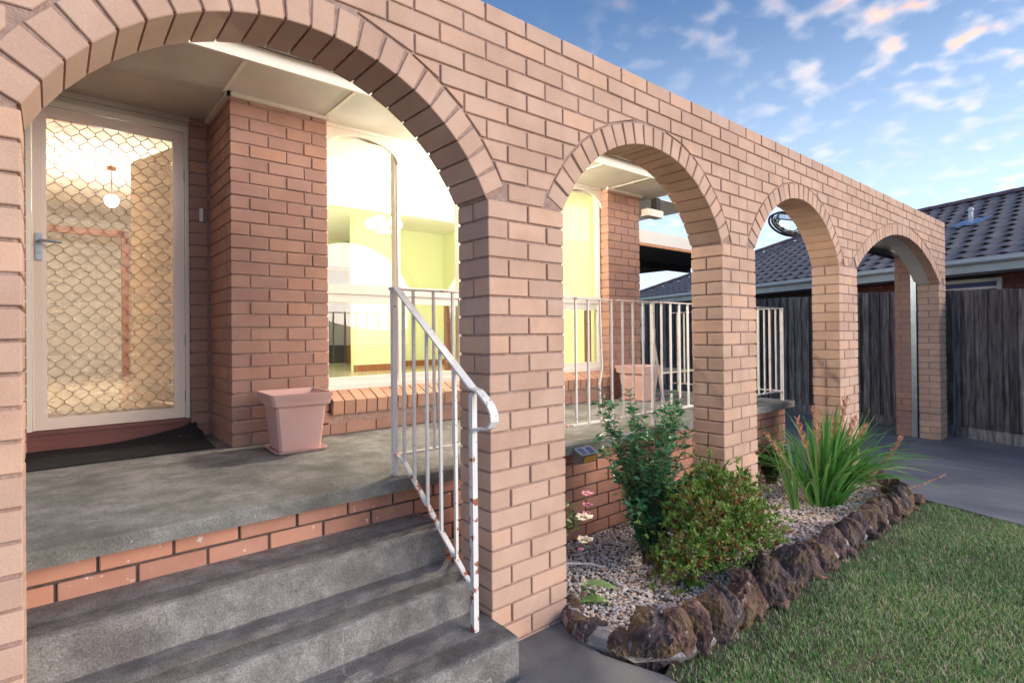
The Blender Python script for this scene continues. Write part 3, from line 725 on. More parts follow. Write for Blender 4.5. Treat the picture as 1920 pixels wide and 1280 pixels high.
# ---- screen door
DY = 2.56
mb = MB()
def frame_rect(mb, x0,x1,z0,z1,w,y0,y1,wb=None):
    wb = wb or w
    mb.box(x0,x0+w,y0,y1,z0,z1); mb.box(x1-w,x1,y0,y1,z0,z1); mb.box(x0+w,x1-w,y0,y1,z1-w,z1); mb.box(x0+w,x1-w,y0,y1,z0,z0+wb)
frame_rect(mb,-1.572,-.742,-.571,1.458,.070,DY,DY+.03)
for k in (.016,.030,.044):
    frame_rect(mb,-1.572+k,-.742-k,-.571+k,1.458-k,.006,DY-.003,DY)
door = hb(mb,'screen_door',M['alu'])
mb = MB(); nx_, nz_ = .0835, .0965
x0, x1, z0, z1 = -1.502,-.812,-.501,1.388
kmax = int((x1-x0)/nx_)+3; jmax = int((z1-z0)/nz_)+3
def zz_pts(s, k):
    """wire number k: steps left and right between nodes, so cells read as rounded diamonds"""
    pts = []
    for j in range(jmax*2):
        z = z0 + j*nz_/2
        x = x0 + (k + (.0 if j % 2 == 0 else .5*s))*nx_
        pts += [(x, z-.009), (x, z+.009)]
    return pts
for k in range(-1, kmax):
    for s in (1, -1):
        P = [(x, z) for x, z in zz_pts(s, k)]
        seg = []
        for a, b in zip(P, P[1:]):
            if min(a[0],b[0]) >= x0-.002 and max(a[0],b[0]) <= x1+.002 and min(a[1],b[1]) >= z0-.004 and max(a[1],b[1]) <= z1+.004:
                mb.bar((a[0],DY+.006,a[1]),(b[0],DY+.006,b[1]),.010,.0036,up=(1,0,0) if abs(a[0]-b[0])<1e-6 else (0,0,1))
gr = mb.build('door_grille', M['grille'], HO); gr.location = -HL
mb = MB(); mb.add([(-1.51,DY+.018,-.51),(-.80,DY+.018,-.51),(-.80,DY+.018,1.395),(-1.51,DY+.018,1.395)],[(0,1,2,3)]); hb(mb,'fly_screen',M['fly'])
mb = MB(); mb.box(-1.556,-1.522,DY-.014,DY-.001,.487,.655); mb.tube([(-1.540,DY-.014,.605),(-1.540,DY-.05,.605),(-1.50,DY-.055,.605),(-1.43,DY-.055,.600)],.009); mb.box(-1.548,-1.532,DY-.02,DY-.012,.53,.545)
hb(mb,'door_handle',M['steel'])
for z in (1.15,-.02,-.42):
    mb = MB(); mb.tube([(-.738,DY-.006,z-.04),(-.738,DY-.006,z+.04)],.006); hb(mb,'hinge',M['black'])
mb = MB(); mb.box(-.741,-.727,DY-.015,DY+.05,-.575,1.50); mb.box(-.726,-.713,DY-.005,DY+.05,-.575,1.50); mb.box(-1.60,-.713,DY-.01,DY+.05,1.461,1.50); mb.box(-1.62,-1.574,DY-.01,DY+.05,-.575,1.50); hb(mb,'door_jamb',M['cream'])
mb = MB(); mb.box(-1.7,-.6,DY+.0,DY+.06,1.501,1.571); mb.box(-1.7,-.6,DY-.02,DY,1.535,1.5705); hb(mb,'door_head',M['soffit'])
mb = MB(); mb.box(-1.62,-.715,DY-.03,DY+.2,-.60,-.576); mb.box(-1.62,-.72,DY-.012,DY+.2,-.715,-.601); hb(mb,'door_sill',M['wood'])
mb = MB(); mb.box(-.652,-.630,YF+.585,YF+.597,.83,.925); mb.box(-.646,-.636,YF+.580,YF+.585,.87,.885); hb(mb,'doorbell',M['white'])
# ---- inside: living room and hall
FZ = -.5
mb = MB(); mb.box(-.47,5.3,2.11,9,FZ-.02,FZ); hb(mb,'room_floor',M['tile'])
mb = MB(); mb.box(-1.72,-.475,2.75,8,FZ-.02,FZ); hb(mb,'hall_floor',M['tile'])
mb = MB(); mb.box(-.47,5.3,2.1,9,1.66,1.67); mb.box(-1.9,-.475,2.7,8.2,1.66,1.67); hb(mb,'ceiling',M['ceil'])
mb = MB(); mb.box(-.47,-.44,2.11,8,FZ,1.66); mb.box(1.75,2.42,5.15,5.3,FZ,1.66); mb.box(2.42,2.45,5.15,5.75,FZ,1.66); mb.box(2.45,3.6,5.75,5.8,FZ,1.66);
mb.box(-.44,3.6,7.3,7.35,FZ,1.66); mb.box(3.60,3.64,2.11,5.8,FZ,1.66); mb.box(3.22,3.60,2.06,2.10,FZ,1.66); hb(mb,'room_wall',M['yellow'])
mb = MB(); mb.box(1.72,2.43,5.135,5.149,FZ,FZ+.09); mb.box(2.45,3.6,5.735,5.749,FZ,FZ+.09); mb.box(2.451,2.465,5.15,5.735,FZ,FZ+.09); mb.box(-.44,1.70,7.28,7.299,FZ,FZ+.09); hb(mb,'skirting',M['brownwood'])
mb = MB(); mb.box(3.56,3.599,3.9,4.7,FZ,.95); hb(mb,'interior_door',M['brownwood'])
for xx in (1.235,3.075):
    mb = MB(); mb.box(xx-.035,xx+.045,2.12,2.15,-.315,.25); hb(mb,'low_panel',M['brownwood'])
mb = MB(); mb.box(2.56,2.68,7.22,7.299,FZ,1.12); mb.box(1.5,2.68,7.22,7.299,1.121,1.20); hb(mb,'door_surround',M['brownwood'])
mb = MB(); mb.box(1.6,2.559,7.27,7.299,-.48,1.12); hb(mb,'back_window_and_reflection',M['dark'])  # dark back window, its colour also stands in for a reflection in the glass
mb = MB(); mb.box(-1.75,-1.72,2.75,8,FZ,1.66); hb(mb,'hall_wall',M['orange'])
mb = MB(); mb.box(-1.72,-.475,7.6,7.65,FZ,1.66); hb(mb,'hall_wall',M['ceil'])
mb = MB(); mb.box(-.500,-.472,2.75,8,FZ,1.66); hb(mb,'hall_wall',M['ceil'])
mb = MB(); mb.box(-1.55,-.75,6.55,6.62,1.28,1.36); mb.box(-1.60,-1.52,6.55,6.62,FZ,1.36); mb.box(-.78,-.70,6.55,6.62,FZ,1.36); hb(mb,'door_surround',M['brownwood'])
mb = MB(); a = R(72); p0 = Vector((-.735,2.70,0)); dd = Vector((-math.cos(a), math.sin(a), 0)); nn = Vector((dd.y,-dd.x,0))
q = [p0, p0+dd*.78, p0+dd*.78+nn*.035, p0+nn*.035]
mb.add([(v.x,v.y,z) for z in (FZ+.01,1.42) for v in q], [(0,3,2,1),(4,5,6,7),(0,1,5,4),(1,2,6,5),(2,3,7,6),(3,0,4,7)])
for zc in (.95,.35,-.2):
    for t0, t1 in ((.12,.66),):
        c0 = p0+dd*t0-nn*.006; c1 = p0+dd*t1-nn*.006
        mb.bar((c0.x,c0.y,zc-.2),(c1.x,c1.y,zc-.2),.02,.02); mb.bar((c0.x,c0.y,zc+.2),(c1.x,c1.y,zc+.2),.02,.02)
hb(mb,'front_door',M['ceil'])
# lamps, plus added fill lights in the living room
CH = empty('chandelier', (1.08,3.0,1.07), 'lit living room chandelier with round white glass globes', 'chandelier')
mb = MB(); mb.tube([(0,0,.58),(0,0,.0)],.008); mb.tube([(0,0,.0),(0,0,-.05)],.03,12)
for t in range(5):
    a = t*2*math.pi/5; mb.tube([(0,0,-.03),(.06*math.cos(a),.06*math.sin(a),-.06),(.13*math.cos(a),.13*math.sin(a),-.02)],.006)
mb.build('stem', M['steel'], CH)
def ball(r, name, mat, parent, loc, sx=1, sz=1, seg=16):
    mb = MB(); V = []
    for i in range(1, seg//2):
        p = math.pi*i/(seg//2)
        for j in range(seg): a = 2*math.pi*j/seg; V.append((r*math.sin(p)*math.cos(a)*sx, r*math.sin(p)*math.sin(a)*sx, r*math.cos(p)*sz))
    V += [(0,0,r*sz),(0,0,-r*sz)]; k = seg//2-1; F = [(i*seg+j,(i+1)*seg+j,(i+1)*seg+(j+1)%seg,i*seg+(j+1)%seg) for i in range(k-1) for j in range(seg)]
    F += [(len(V)-2,j,(j+1)%seg) for j in range(seg)] + [(len(V)-1,(k-1)*seg+(j+1)%seg,(k-1)*seg+j) for j in range(seg)]
    mb.add(V,F); return mb.build(name, mat, parent, True, loc)
for t in range(5):
    a = t*2*math.pi/5; ball(.055,'globe',M['globe'],CH,(.13*math.cos(a),.13*math.sin(a),.035))
lamp('room_lamp_and_fill', (0,0,-.12), 15, (1,.96,.80), .25, CH)
lamp('room_lamp_and_fill', (1.6,.9,.1), 14, (1,.96,.80), .25, CH)  # added fill light with no fixture, brightens the room
lamp('room_lamp_and_fill', (-.7,2.9,0), 25, (1,.96,.80), .25, CH)  # added fill at the back of the room, lifts the ceiling
HP = empty('hall_pendant', (-1.02,4.6,1.33), 'glowing glass pendant lamp in the hallway behind the screen door', 'pendant lamp')
mb = MB(); mb.tube([(0,0,.33),(0,0,.07)],.006); mb.tube([(0,0,.33),(0,0,.30)],.04,12); mb.build('cord', M['brownwood'], HP)
ball(.06,'bulb',M['bulb'],HP,(0,0,0))
lamp('hall_lamp', (0,0,-.1), 42, (1,.91,.78), .06, HP)
PLt = empty('porch_light', (1.55,1.70,1.571), 'warm round porch light fixed under the soffit above the window', 'porch light')
mb = MB(); mb.tube([(0,0,-.001),(0,0,-.02)],.07,20); mb.build('base', M['white'], PLt)
ball(.05,'lens',M['porchglobe'],PLt,(0,0,-.028),1,.6)
lamp('porch_lamp', (0,0,-.15), 95, (1,.88,.72), .035, PLt)

# ================================================================== things on the porch
MT = MB(); nx, ny = 40, 14; from mathutils import noise as mno
for j in range(ny+1):
    for i in range(nx+1):
        x = -1.75 + 1.08*i/nx; y = 1.99 + .53*j/ny
        u = i/nx; v = j/ny
        z = .012 + .006*mno.noise(Vector((x*5,y*5,1)))
        c = max(0,(v-.72))/.28
        z += .085*c**1.5*(max(0,(u-.55))/.45)**1.3 + .012*c
        if v > .9 and u > .92: x -= .03
        MT.v.append((x+1.2+ (.02*v), y-2.2, z))
MT.f = [(j*(nx+1)+i,j*(nx+1)+i+1,(j+1)*(nx+1)+i+1,(j+1)*(nx+1)+i) for j in range(ny) for i in range(nx)]
b = len(MT.v); MT.v += [(x,y,z-.010) for x,y,z in MT.v]; nb = nx+1
edge = [i for i in range(nb)] + [j*nb+nx for j in range(1,ny+1)] + [ny*nb+i for i in range(nx-1,-1,-1)] + [j*nb for j in range(ny-1,0,-1)]
MT.f += [(e+b, edge[(k+1)%len(edge)]+b, edge[(k+1)%len(edge)], e) for k, e in enumerate(edge)]
tag(MT.build('doormat', M['mat'], None, loc=(-1.2,2.2,-.715)), 'black doormat sprinkled with debris, its corner curled up under the screen door', 'doormat')
def pot(loc, label, rot=0):
    t = empty('plant_pot', loc, label, 'plant pot', 'square pink plastic plant pots on the porch'); t.rotation_euler.z = rot
    mb = MB()
    rings = [(.118,.012),(.125,.014),(.150,.275),(.153,.277),(.156,.285),(.172,.292),(.176,.315),(.186,.352),(.188,.365),(.176,.365),(.150,.30),(.118,.03)]
    def ring(h, z, c=.014): 
        P = []
        for sx, sy in ((-1,-1),(1,-1),(1,1),(-1,1)):
            a = [(sx*(h-c),sy*h),(sx*h,sy*(h-c))]
            if sx*sy > 0: a = [(sx*h,sy*(h-c)),(sx*(h-c),sy*h)] 
            P += a
        return [(x,y,z) for x,y in P]
    V = []
    for h, z in rings:
        c = .014
        V += [(-h+c,-h,z),(h-c,-h,z),(h,-h+c,z),(h,h-c,z),(h-c,h,z),(-h+c,h,z),(-h,h-c,z),(-h,-h+c,z)]
    k = len(rings); F = [(i*8+j,i*8+(j+1)%8,(i+1)*8+(j+1)%8,(i+1)*8+j) for i in range(k-1) for j in range(8)] + [tuple(range(7,-1,-1)), tuple((k-1)*8+j for j in range(8))]
    mb.add(V,F); mb.build('pot_body', M['pot'], t)
    mb = MB(); V = []
    for h, z in ((.138,0),(.150,.004),(.160,.020),(.155,.021),(.140,.008)):
        c = .02; V += [(-h+c,-h,z),(h-c,-h,z),(h,-h+c,z),(h,h-c,z),(h-c,h,z),(-h+c,h,z),(-h,h-c,z),(-h,-h+c,z)]
    mb.add(V,[(i*8+j,i*8+(j+1)%8,(i+1)*8+(j+1)%8,(i+1)*8+j) for i in range(4) for j in range(8)]+[tuple(range(7,-1,-1)),tuple(32+j for j in range(8))]); mb.build('saucer', M['pot'], t)
pot((-.285,1.635,-.715), 'square pink plant pot standing by the brick corner beside the screen door', R(-3))
pot((3.37,1.68,-.715), 'square pink plant pot behind the railing at the far end of the window', R(6))

# railing
RL = empty('metal_railing', (-.12,.64,-.715), 'rusty white metal railing along the porch with a handrail curling down the steps', 'railing')
RO = RL.location
def rb(mb, name, mat): ob = mb.build(name, mat, RL); ob.location = -RO; return ob
TR, BR = .240, -.610
for x in (-.12, 2.125, 4.385):
    mb = MB(); mb.box(x-.0125,x+.0125,.6275,.6525,-.715,TR-.008); rb(mb,'post',M['rail'])
mb = MB(); mb.box(4.373,4.397,1.83,1.855,-.715,TR-.008); rb(mb,'post',M['rail'])
mb = MB(); mb.box(-.14,4.40,.622,.658,TR-.008,TR); rb(mb,'top_rail',M['railrust'])
mb = MB(); mb.box(4.367,4.403,.658,1.92,TR-.008,TR); rb(mb,'top_rail',M['railrust'])
mb = MB(); mb.box(-.12,4.385,.628,.652,BR-.012,BR); rb(mb,'bottom_rail',M['railrust'])
mb = MB(); mb.box(4.373,4.397,.652,1.92,BR-.012,BR); rb(mb,'bottom_rail',M['railrust'])
x = -.003; bal = []
while x < 2.10: bal.append(x); x += .1255
x = 2.245
while x < 4.37: bal.append(x); x += .1252
for i, x in enumerate(bal):
    mb = MB()
    if abs(x-1.503) < .05:      # one baluster is bent
        mb.ribbon([(x,.64,TR-.008),(x+.01,.64,-.1),(x+.018,.64,-.25),(x-.008,.645,-.36),(x-.004,.64,-.48),(x+.002,.64,BR)],.012,.012,(0,1,0))
    else: mb.box(x-.0065,x+.0065,.6335,.6465,BR,TR-.008)
    rb(mb,'baluster',M['rail'])
y = .765
while y < 1.82:
    mb = MB(); mb.box(4.3785,4.3915,y-.0065,y+.0065,BR,TR-.008); rb(mb,'baluster',M['rail']); y += .125
# handrail down the steps
HX = -.125
sl0 = (-.216-.235)/(-.036-.589)
def hz_(y): return .238 + (y-.60)*sl0
pts = [(HX,.64,.243),(HX,.60,.240)] + [(HX,y,hz_(y)) for y in (.5,.4,.3,.2,.1,0,-.04)] + [(HX,-.085,-.233),(HX,-.125,-.258),(HX,-.158,-.285),(HX,-.178,-.315),(HX,-.182,-.345),(HX,-.165,-.370),(HX,-.140,-.380),(HX,-.10,-.388),(HX,-.05,-.392)]
mb = MB(); mb.ribbon(pts,.040,.009,(1,0,0)); rb(mb,'handrail',M['rail'])
mb = MB(); mb.tube([(HX-.012,-.040,-.40),(HX+.012,-.040,-.40)],.016,14); rb(mb,'rail_scroll',M['rail'])
mb = MB(); mb.box(HX-.0125,HX+.0125,-.0525,-.0275,-1.233,hz_(-.04)-.004); rb(mb,'post',M['railrust'])
mb = MB(); mb.ribbon([(HX,.628,-.604),(HX,.60,-.606),(HX,.57,-.612),(HX,.523,-.637),(HX,.36,-.765),(HX,-.03,-1.064)],.024,.010,(1,0,0)); rb(mb,'lower_rail',M['railrust'])
for y in (.531,.434,.317,.204,.087):
    zb = -.637 + (y-.523)*(-1.064+.637)/(-.03-.523)
    mb = MB(); mb.box(HX-.0065,HX+.0065,y-.0065,y+.0065,zb,hz_(y)); rb(mb,'baluster',M['rail'])
mb = MB(); mb.ribbon([(2.10,.608,.03),(2.09,.604,-.08),(2.115,.60,-.2),(2.160,.60,-.38),(2.185,.575,-.6),(2.19,.545,-.87)],.018,.012,(1,0,0))
tag(mb.build('metal_bar', M['rail'], None), 'loose bent white metal bar leaning on the porch railing', 'metal bar')

# solar light
SO = empty('solar_light', (1.20,.55,-.80), 'small solar garden light on the porch edge beside the brick pier', 'solar light')
mb = MB(); mb.add([(-.078,-.055,-.035),(.078,-.055,-.035),(.078,0,-.050),(-.078,0,-.050),(-.078,-.075,.022),(.078,-.075,.022),(.078,0,.058),(-.078,0,.058)],[(0,3,2,1),(4,5,6,7),(0,1,5,4),(1,2,6,5),(2,3,7,6),(3,0,4,7)]); mb.build('housing', M['steel'], SO)
for sx in (-.038,.038):
    mb = MB(); mb.add([(sx-.026,-.066,.0275),(sx+.026,-.066,.0275),(sx+.026,-.012,.0535),(sx-.026,-.012,.0535)],[(0,1,2,3)]); mb.build('solar_panel', M['solar'], SO)
mb = MB(); mb.add([(-.058,-.0625,-.028),(.058,-.0625,-.028),(.058,-.0755,.012),(-.058,-.0755,.012)],[(0,1,2,3)]); mb.build('lens', M['amber'], SO)

# ================================================================== carport behind the house
CP = empty('carport', (6.2,4.5,GR(6)), 'flat roofed carport beside the house with a rusty edged cream fascia', 'carport')
def cb(mb, name, mat): ob = mb.build(name, mat, CP); ob.location = -CP.location; return ob
mb = MB(); mb.box(3.9,8.65,3.04,3.07,1.345,1.535); cb(mb,'fascia',M['cream'])
mb = MB(); mb.box(3.9,8.65,3.03,3.075,1.30,1.344); cb(mb,'edge_trim',M['rust'])
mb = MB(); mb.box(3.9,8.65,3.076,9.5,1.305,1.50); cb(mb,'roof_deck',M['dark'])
mb = MB(); mb.box(8.45,8.53,3.66,3.74,GR(8.5),1.305); mb.box(8.45,8.53,7.9,7.98,GR(8.5),1.305); cb(mb,'post',M['cream'])
for y in (4.2,5.6,7.0,8.4):
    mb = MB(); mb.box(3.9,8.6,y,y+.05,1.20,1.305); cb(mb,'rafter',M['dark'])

# ================================================================== fence
FA = R(21); FP = Vector((8.117,-.008,0)); fe = Vector((math.sin(FA), math.cos(FA), 0)); fn = Vector((math.cos(FA), -math.sin(FA), 0))
FE = empty('paling_fence', (FP.x+.8, FP.y+2, -1.45), 'weathered grey timber paling fence along the driveway', 'fence')
t = -2.6; i = 0
tops = [(-3,.47),(-.8,.50),(0,.542),(1.3,.604),(2.2,.604),(3.4,.639),(7.4,.757),(12,.9)]
while t < 11.4:
    wd = random.uniform(.092,.102); ztop = np.interp(t,[a for a,b in tops],[b for a,b in tops]) + random.uniform(-.006,.006)
    p = FP + fe*t; off = .0 if i % 2 else .034
    mb = MB(); a = p + fn*off; q0 = a; q1 = a + fe*wd; q2 = q1 + fn*.014; q3 = a + fn*.014
    lean = random.uniform(-.004,.004)
    V = [(v.x,v.y,-1.315+random.uniform(-.006,.006)) for v in (q0,q1,q2,q3)] + [(v.x+fe.x*lean,v.y+fe.y*lean,ztop) for v in (q0,q1,q2,q3)]
    V = [Vector(v)-FE.location for v in V]
    mb.add(V,[(0,1,2,3),(7,6,5,4),(0,4,5,1),(1,5,6,2),(2,6,7,3),(3,7,4,0)]); mb.build('paling', M['fence'], FE)
    t += .080; i += 1
t = -2.6
while t < 11:
    a = FP + fe*t + fn*.012; b_ = FP + fe*min(t+2.4,11) + fn*.012
    mb = MB(); mb.bar(Vector((a.x,a.y,-1.40))-FE.location, Vector((b_.x,b_.y,-1.40))-FE.location, .03,.17); mb.build('plinth_board', M['fence'], FE)
    for z in (-1.0,.2):
        mb = MB(); mb.bar(Vector((a.x+fn.x*.06,a.y+fn.y*.06,z))-FE.location, Vector((b_.x+fn.x*.06,b_.y+fn.y*.06,z))-FE.location, .04,.07); mb.build('rail', M['fence'], FE)
    mb = MB(); c = a + fn*.12; mb.box(c.x-.05-FE.location.x,c.x+.05-FE.location.x,c.y-.05-FE.location.y,c.y+.05-FE.location.y,-.05,1.8); mb.build('post', M['fence'], FE)
    t += 2.4

# ================================================================== neighbour's house
NA = R(22.2); ne = Vector((math.sin(NA),math.cos(NA),0)); nn_ = Vector((math.cos(NA),-math.sin(NA),0)); NG = Vector((10.258,.409,1.15))
NH = empty('neighbouring_house', (12,3,-1.5), 'neighbouring brick house with grey tiled roof beyond the fence', 'house')
NL = NH.location
def P3(t, o_, z): v = NG + ne*t + nn_*o_; return Vector((v.x, v.y, z)) - NL
RISE, OFF, TE, T0 = 1.72, 4.0, 10.75, -4.2
def slope(o_): return 1.15 + .03 + o_*RISE/OFF
# tiles
prof = [(0,.0),(.03,.010),(.07,.034),(.11,.044),(.15,.034),(.19,.012),(.22,.0),(.27,-.004),(.302,.0)]
EXP = .335; nrow = 13; pitch = math.atan2(RISE, OFF)
mbt = MB(); V = []
for x, h in prof: V += [(x, 0, h*.85+.008), (x, EXP+.03, h*.85-.010), (x, 0, h*.85-.012)]
for k in range(len(prof)-1):
    a = k*3; mbt.f += [(a, a+3, a+4, a+1), (a+2, a+5, a+3, a)]
mbt.v = V; tmesh = mbt.mesh('roof_tile', M['tileroof'])
# local axes: x along the eave (towards the street, -ne), y up the slope
up = (nn_*math.cos(pitch) + Vector((0,0,math.sin(pitch)))); 
ax = ne; az = ax.cross(up)
if az.z < 0: ax = ne; az = -az
base = Matrix(((ax.x,up.x,az.x,0),(ax.y,up.y,az.y,0),(ax.z,up.z,az.z,0),(0,0,0,1)))
tl = []
for r in range(nrow):
    s = r*EXP - .03; o_ = s*math.cos(pitch)
    t = T0 + (.15 if r % 2 else 0)
    while t < TE - max(0, o_) - .05:
        p = P3(t, o_, slope(o_) ); w_ = p + NL
        q = px(*w_); tl.append(((1/q[2] if q and -40 < q[0] < 1960 else 0), p)); t += .300
tl.sort(key=lambda a: -a[0])
for s_, p in tl[:300]:
    ob = bpy.data.objects.new('roof_tile', tmesh); mw = base.copy(); mw.translation = p; link(ob, NH); ob.matrix_local = mw
V = []; F = []; rn = []
tv = [Vector(v) for v in mbt.v]
for s_, p in tl[300:]:
    b = len(V); r_ = random.random(); mw = base.copy(); mw.translation = p
    V += [tuple(mw @ v) for v in tv]
    for f in mbt.f: F.append([i+b for i in f]); rn.append(r_)
if F: tag(np_obj('far_roof_tiles', np_mesh('far_roof_tiles', V, F, M['tileroof'], rn), NH), kind='stuff')
# deck below tiles, back slope, hip
mb = MB(); rz = slope(OFF)
A = P3(T0,0,1.14); B_ = P3(TE,0,1.14); Cc = P3(TE-OFF,OFF,rz-.04); D = P3(T0,OFF,rz-.04); E_ = P3(TE,2*OFF,1.14); F_ = P3(T0,2*OFF,1.14)
mb.add([A,B_,Cc,D,E_,F_],[(0,1,2,3),(3,2,4,5),(1,4,2),(0,3,5),(0,5,4,1)]); mb.build('roof', M['tileroof'], NH)
def caps(p, q, n):
    for i in range(n):
        a = p.lerp(q, i/n); b = p.lerp(q, (i+1.12)/n); mb = MB(); d = (b-a).normalized(); sd = d.cross(Vector((0,0,1))).normalized(); u_ = sd.cross(d)
        V = []
        for e, k in ((a,1.0),(b,.92)):
            for t in range(7):
                an = math.pi*t/6; V.append(e + sd*math.cos(an)*.125*k + u_*(math.sin(an)*.10*k-.03))
        mb.add(V,[(t,t+1,t+8,t+7) for t in range(6)]+[(0,7,13,6)]+[tuple(range(7))[::-1], tuple(range(7,14))]); mb.build('ridge_cap', M['ridge'], NH, smooth=False)
caps(P3(T0,OFF,rz+.03), P3(TE-OFF,OFF,rz+.03), 26)
caps(P3(TE-OFF,OFF,rz+.03), P3(TE,0,1.22), 15)
mb = MB()
for t0 in (T0,):
    n = 6; gpf = [(-.005,.0),(-.075,-.005),(-.115,.02),(-.125,.075),(-.135,.085),(-.12,.09),(-.11,.07),(-.10,.03),(-.075,.01),(-.005,.015)]
    V = [P3(t, o_, 1.06+z) for t in (T0, TE+.1) for o_, z in gpf]; k = len(gpf)
    mb.add(V,[(i,(i+1)%k,(i+1)%k+k,i+k) for i in range(k)])
mb.build('gutter', M['white'], NH)
mb = MB(); V = [P3(t,o_,z) for t in (T0,TE) for o_,z in ((-.004,.92),(.02,.92),(.02,1.12),(-.004,1.12))]; mb.add(V,[(0,1,2,3),(7,6,5,4),(0,4,5,1),(1,5,6,2),(2,6,7,3),(3,7,4,0)]); mb.build('fascia', M['soffit'], NH)
mb = MB(); mb.add([P3(T0,.02,.925),P3(TE,.02,.925),P3(TE,.6,.925),P3(T0,.6,.925)],[(0,1,2,3)]); mb.build('soffit', M['soffit'], NH)
mb = MB(); V = [P3(t,o_,z) for t in (T0+.5,TE-.6) for o_,z in ((.6,-1.5),(.8,-1.5),(.8,.93),(.6,.93))]; mb.add(V,[(0,1,2,3),(7,6,5,4),(0,4,5,1),(1,5,6,2),(2,6,7,3),(3,7,4,0)]); mb.build('wall', M['dmortar'], NH)
for c in range(12):
    zb = .92-.086*(c+1)
    t = T0+.5+(.12 if c % 2 else 0)
    if c > 6: break
    while t < 2.2:
        if not (-.4 < t+.115 < .9 and zb > -.3):
            mb = MB(); V = [P3(tt,o_,z) for tt in (t,t+.23) for o_,z in ((.588,zb),(.61,zb),(.61,zb+.076),(.588,zb+.076))]
            mb.add(V,[(0,1,2,3),(7,6,5,4),(0,4,5,1),(1,5,6,2),(2,6,7,3),(3,7,4,0)]); mb.build('brick', M['redbrick'], NH)
        t += .24
def nbox(t0,t1,o0,o1,z0,z1,name,mat):
    mb = MB(); V = [P3(tt,o_,z) for tt in (t0,t1) for o_,z in ((o0,z0),(o1,z0),(o1,z1),(o0,z1))]
    mb.add(V,[(0,1,2,3),(7,6,5,4),(0,4,5,1),(1,5,6,2),(2,6,7,3),(3,7,4,0)]); return mb.build(name, mat, NH)
fr_ = nbox(-.42,-.36,.56,.62,-.3,.86,'window_frame',M['cream']); nbox(.9,.96,.56,.62,-.3,.86,'window_frame',M['cream']); nbox(-.36,.9,.56,.62,.80,.86,'window_frame',M['cream']); nbox(-.36,.9,.57,.60,.68,.72,'window_frame',M['cream'])
nbox(-.36,.9,.585,.595,-.3,.80,'window_pane',M['solar'])
for tt in (3.5,6.0,8.4):
    nbox(tt,tt+1.1,.57,.595,-.3,.80,'window_pane',M['dark'])
# vent pipe and lead flashing
vt, vo = .93, 2.05
mb = MB(); b0 = P3(vt,vo,slope(vo)-.02); mb.tube([b0,b0+Vector((0,0,.07))],.05,14); mb.tube([b0+Vector((0,0,.07)),b0+Vector((0,0,.28))],.036,14); mb.tube([b0+Vector((0,0,.28)),b0+Vector((0,0,.29)),b0+Vector((0,0,.33)),b0+Vector((0,0,.35))],[.042,.05,.045,.015],14); mb.build('vent_pipe', M['white'], NH, True)
mb = MB(); V = []
for i in range(9):
    for j in range(5):
        o2 = vo-.22+j*.10; V.append(P3(vt-.28+i*.07, o2, slope(o2)+.052+.012*math.sin(i*2.1)))
mb.add(V,[(i*5+j,(i+1)*5+j,(i+1)*5+j+1,i*5+j+1) for i in range(8) for j in range(4)]); mb.build('flashing', M['lead'], NH)

# cable coil on a mast beyond the roof
CO = empty('cable_coil', (17.45,5.9,3.55), 'oval loop of coiled black overhead cable seen through the third arch', 'cable coil')
mb = MB(); c_r = Vector((math.cos(.6857),-math.sin(.6857),0)); c_u = Vector((0,0,1)); c_f = Vector((math.sin(.6857),math.cos(.6857),0))
def ov(a, rx, rz, tilt=-.35, dy=0):
    x = math.cos(a)*rx; z = math.sin(a)*rz; return c_r*(x*math.cos(tilt)-z*math.sin(tilt)) + c_u*(x*math.sin(tilt)+z*math.cos(tilt)) + c_f*dy
mb.tube([ov(t,.62,.34) for t in np.linspace(0,2*math.pi,40)],.035,6,False); mb.tube([ov(t,.62,.34,dy=.2) for t in np.linspace(0,2*math.pi,40)],.035,6,False); mb.build('frame', M['black'], CO)
mb = MB()
for k in range(9):
    rr = random.uniform(.5,.92); mb.tube([ov(t,.60*rr,.31*rr,-.35+random.uniform(-.08,.08),random.uniform(0,.2)) + Vector((0,0,-.02)) for t in np.linspace(0,2*math.pi,30)],.016,5,False)
mb.build('cable', M['cable'], CO)
mb = MB(); mb.bar(tuple(ov(2.7,.5,.2)),tuple(ov(.9,.3,.3)),.16,.14); mb.build('splice_box', M['steel'], CO)
mb = MB(); mb.tube([c_r*.33+Vector((0,0,-5.0)), c_r*.33+Vector((0,0,.2))],.02,8); mb.build('mast', M['black'], CO)

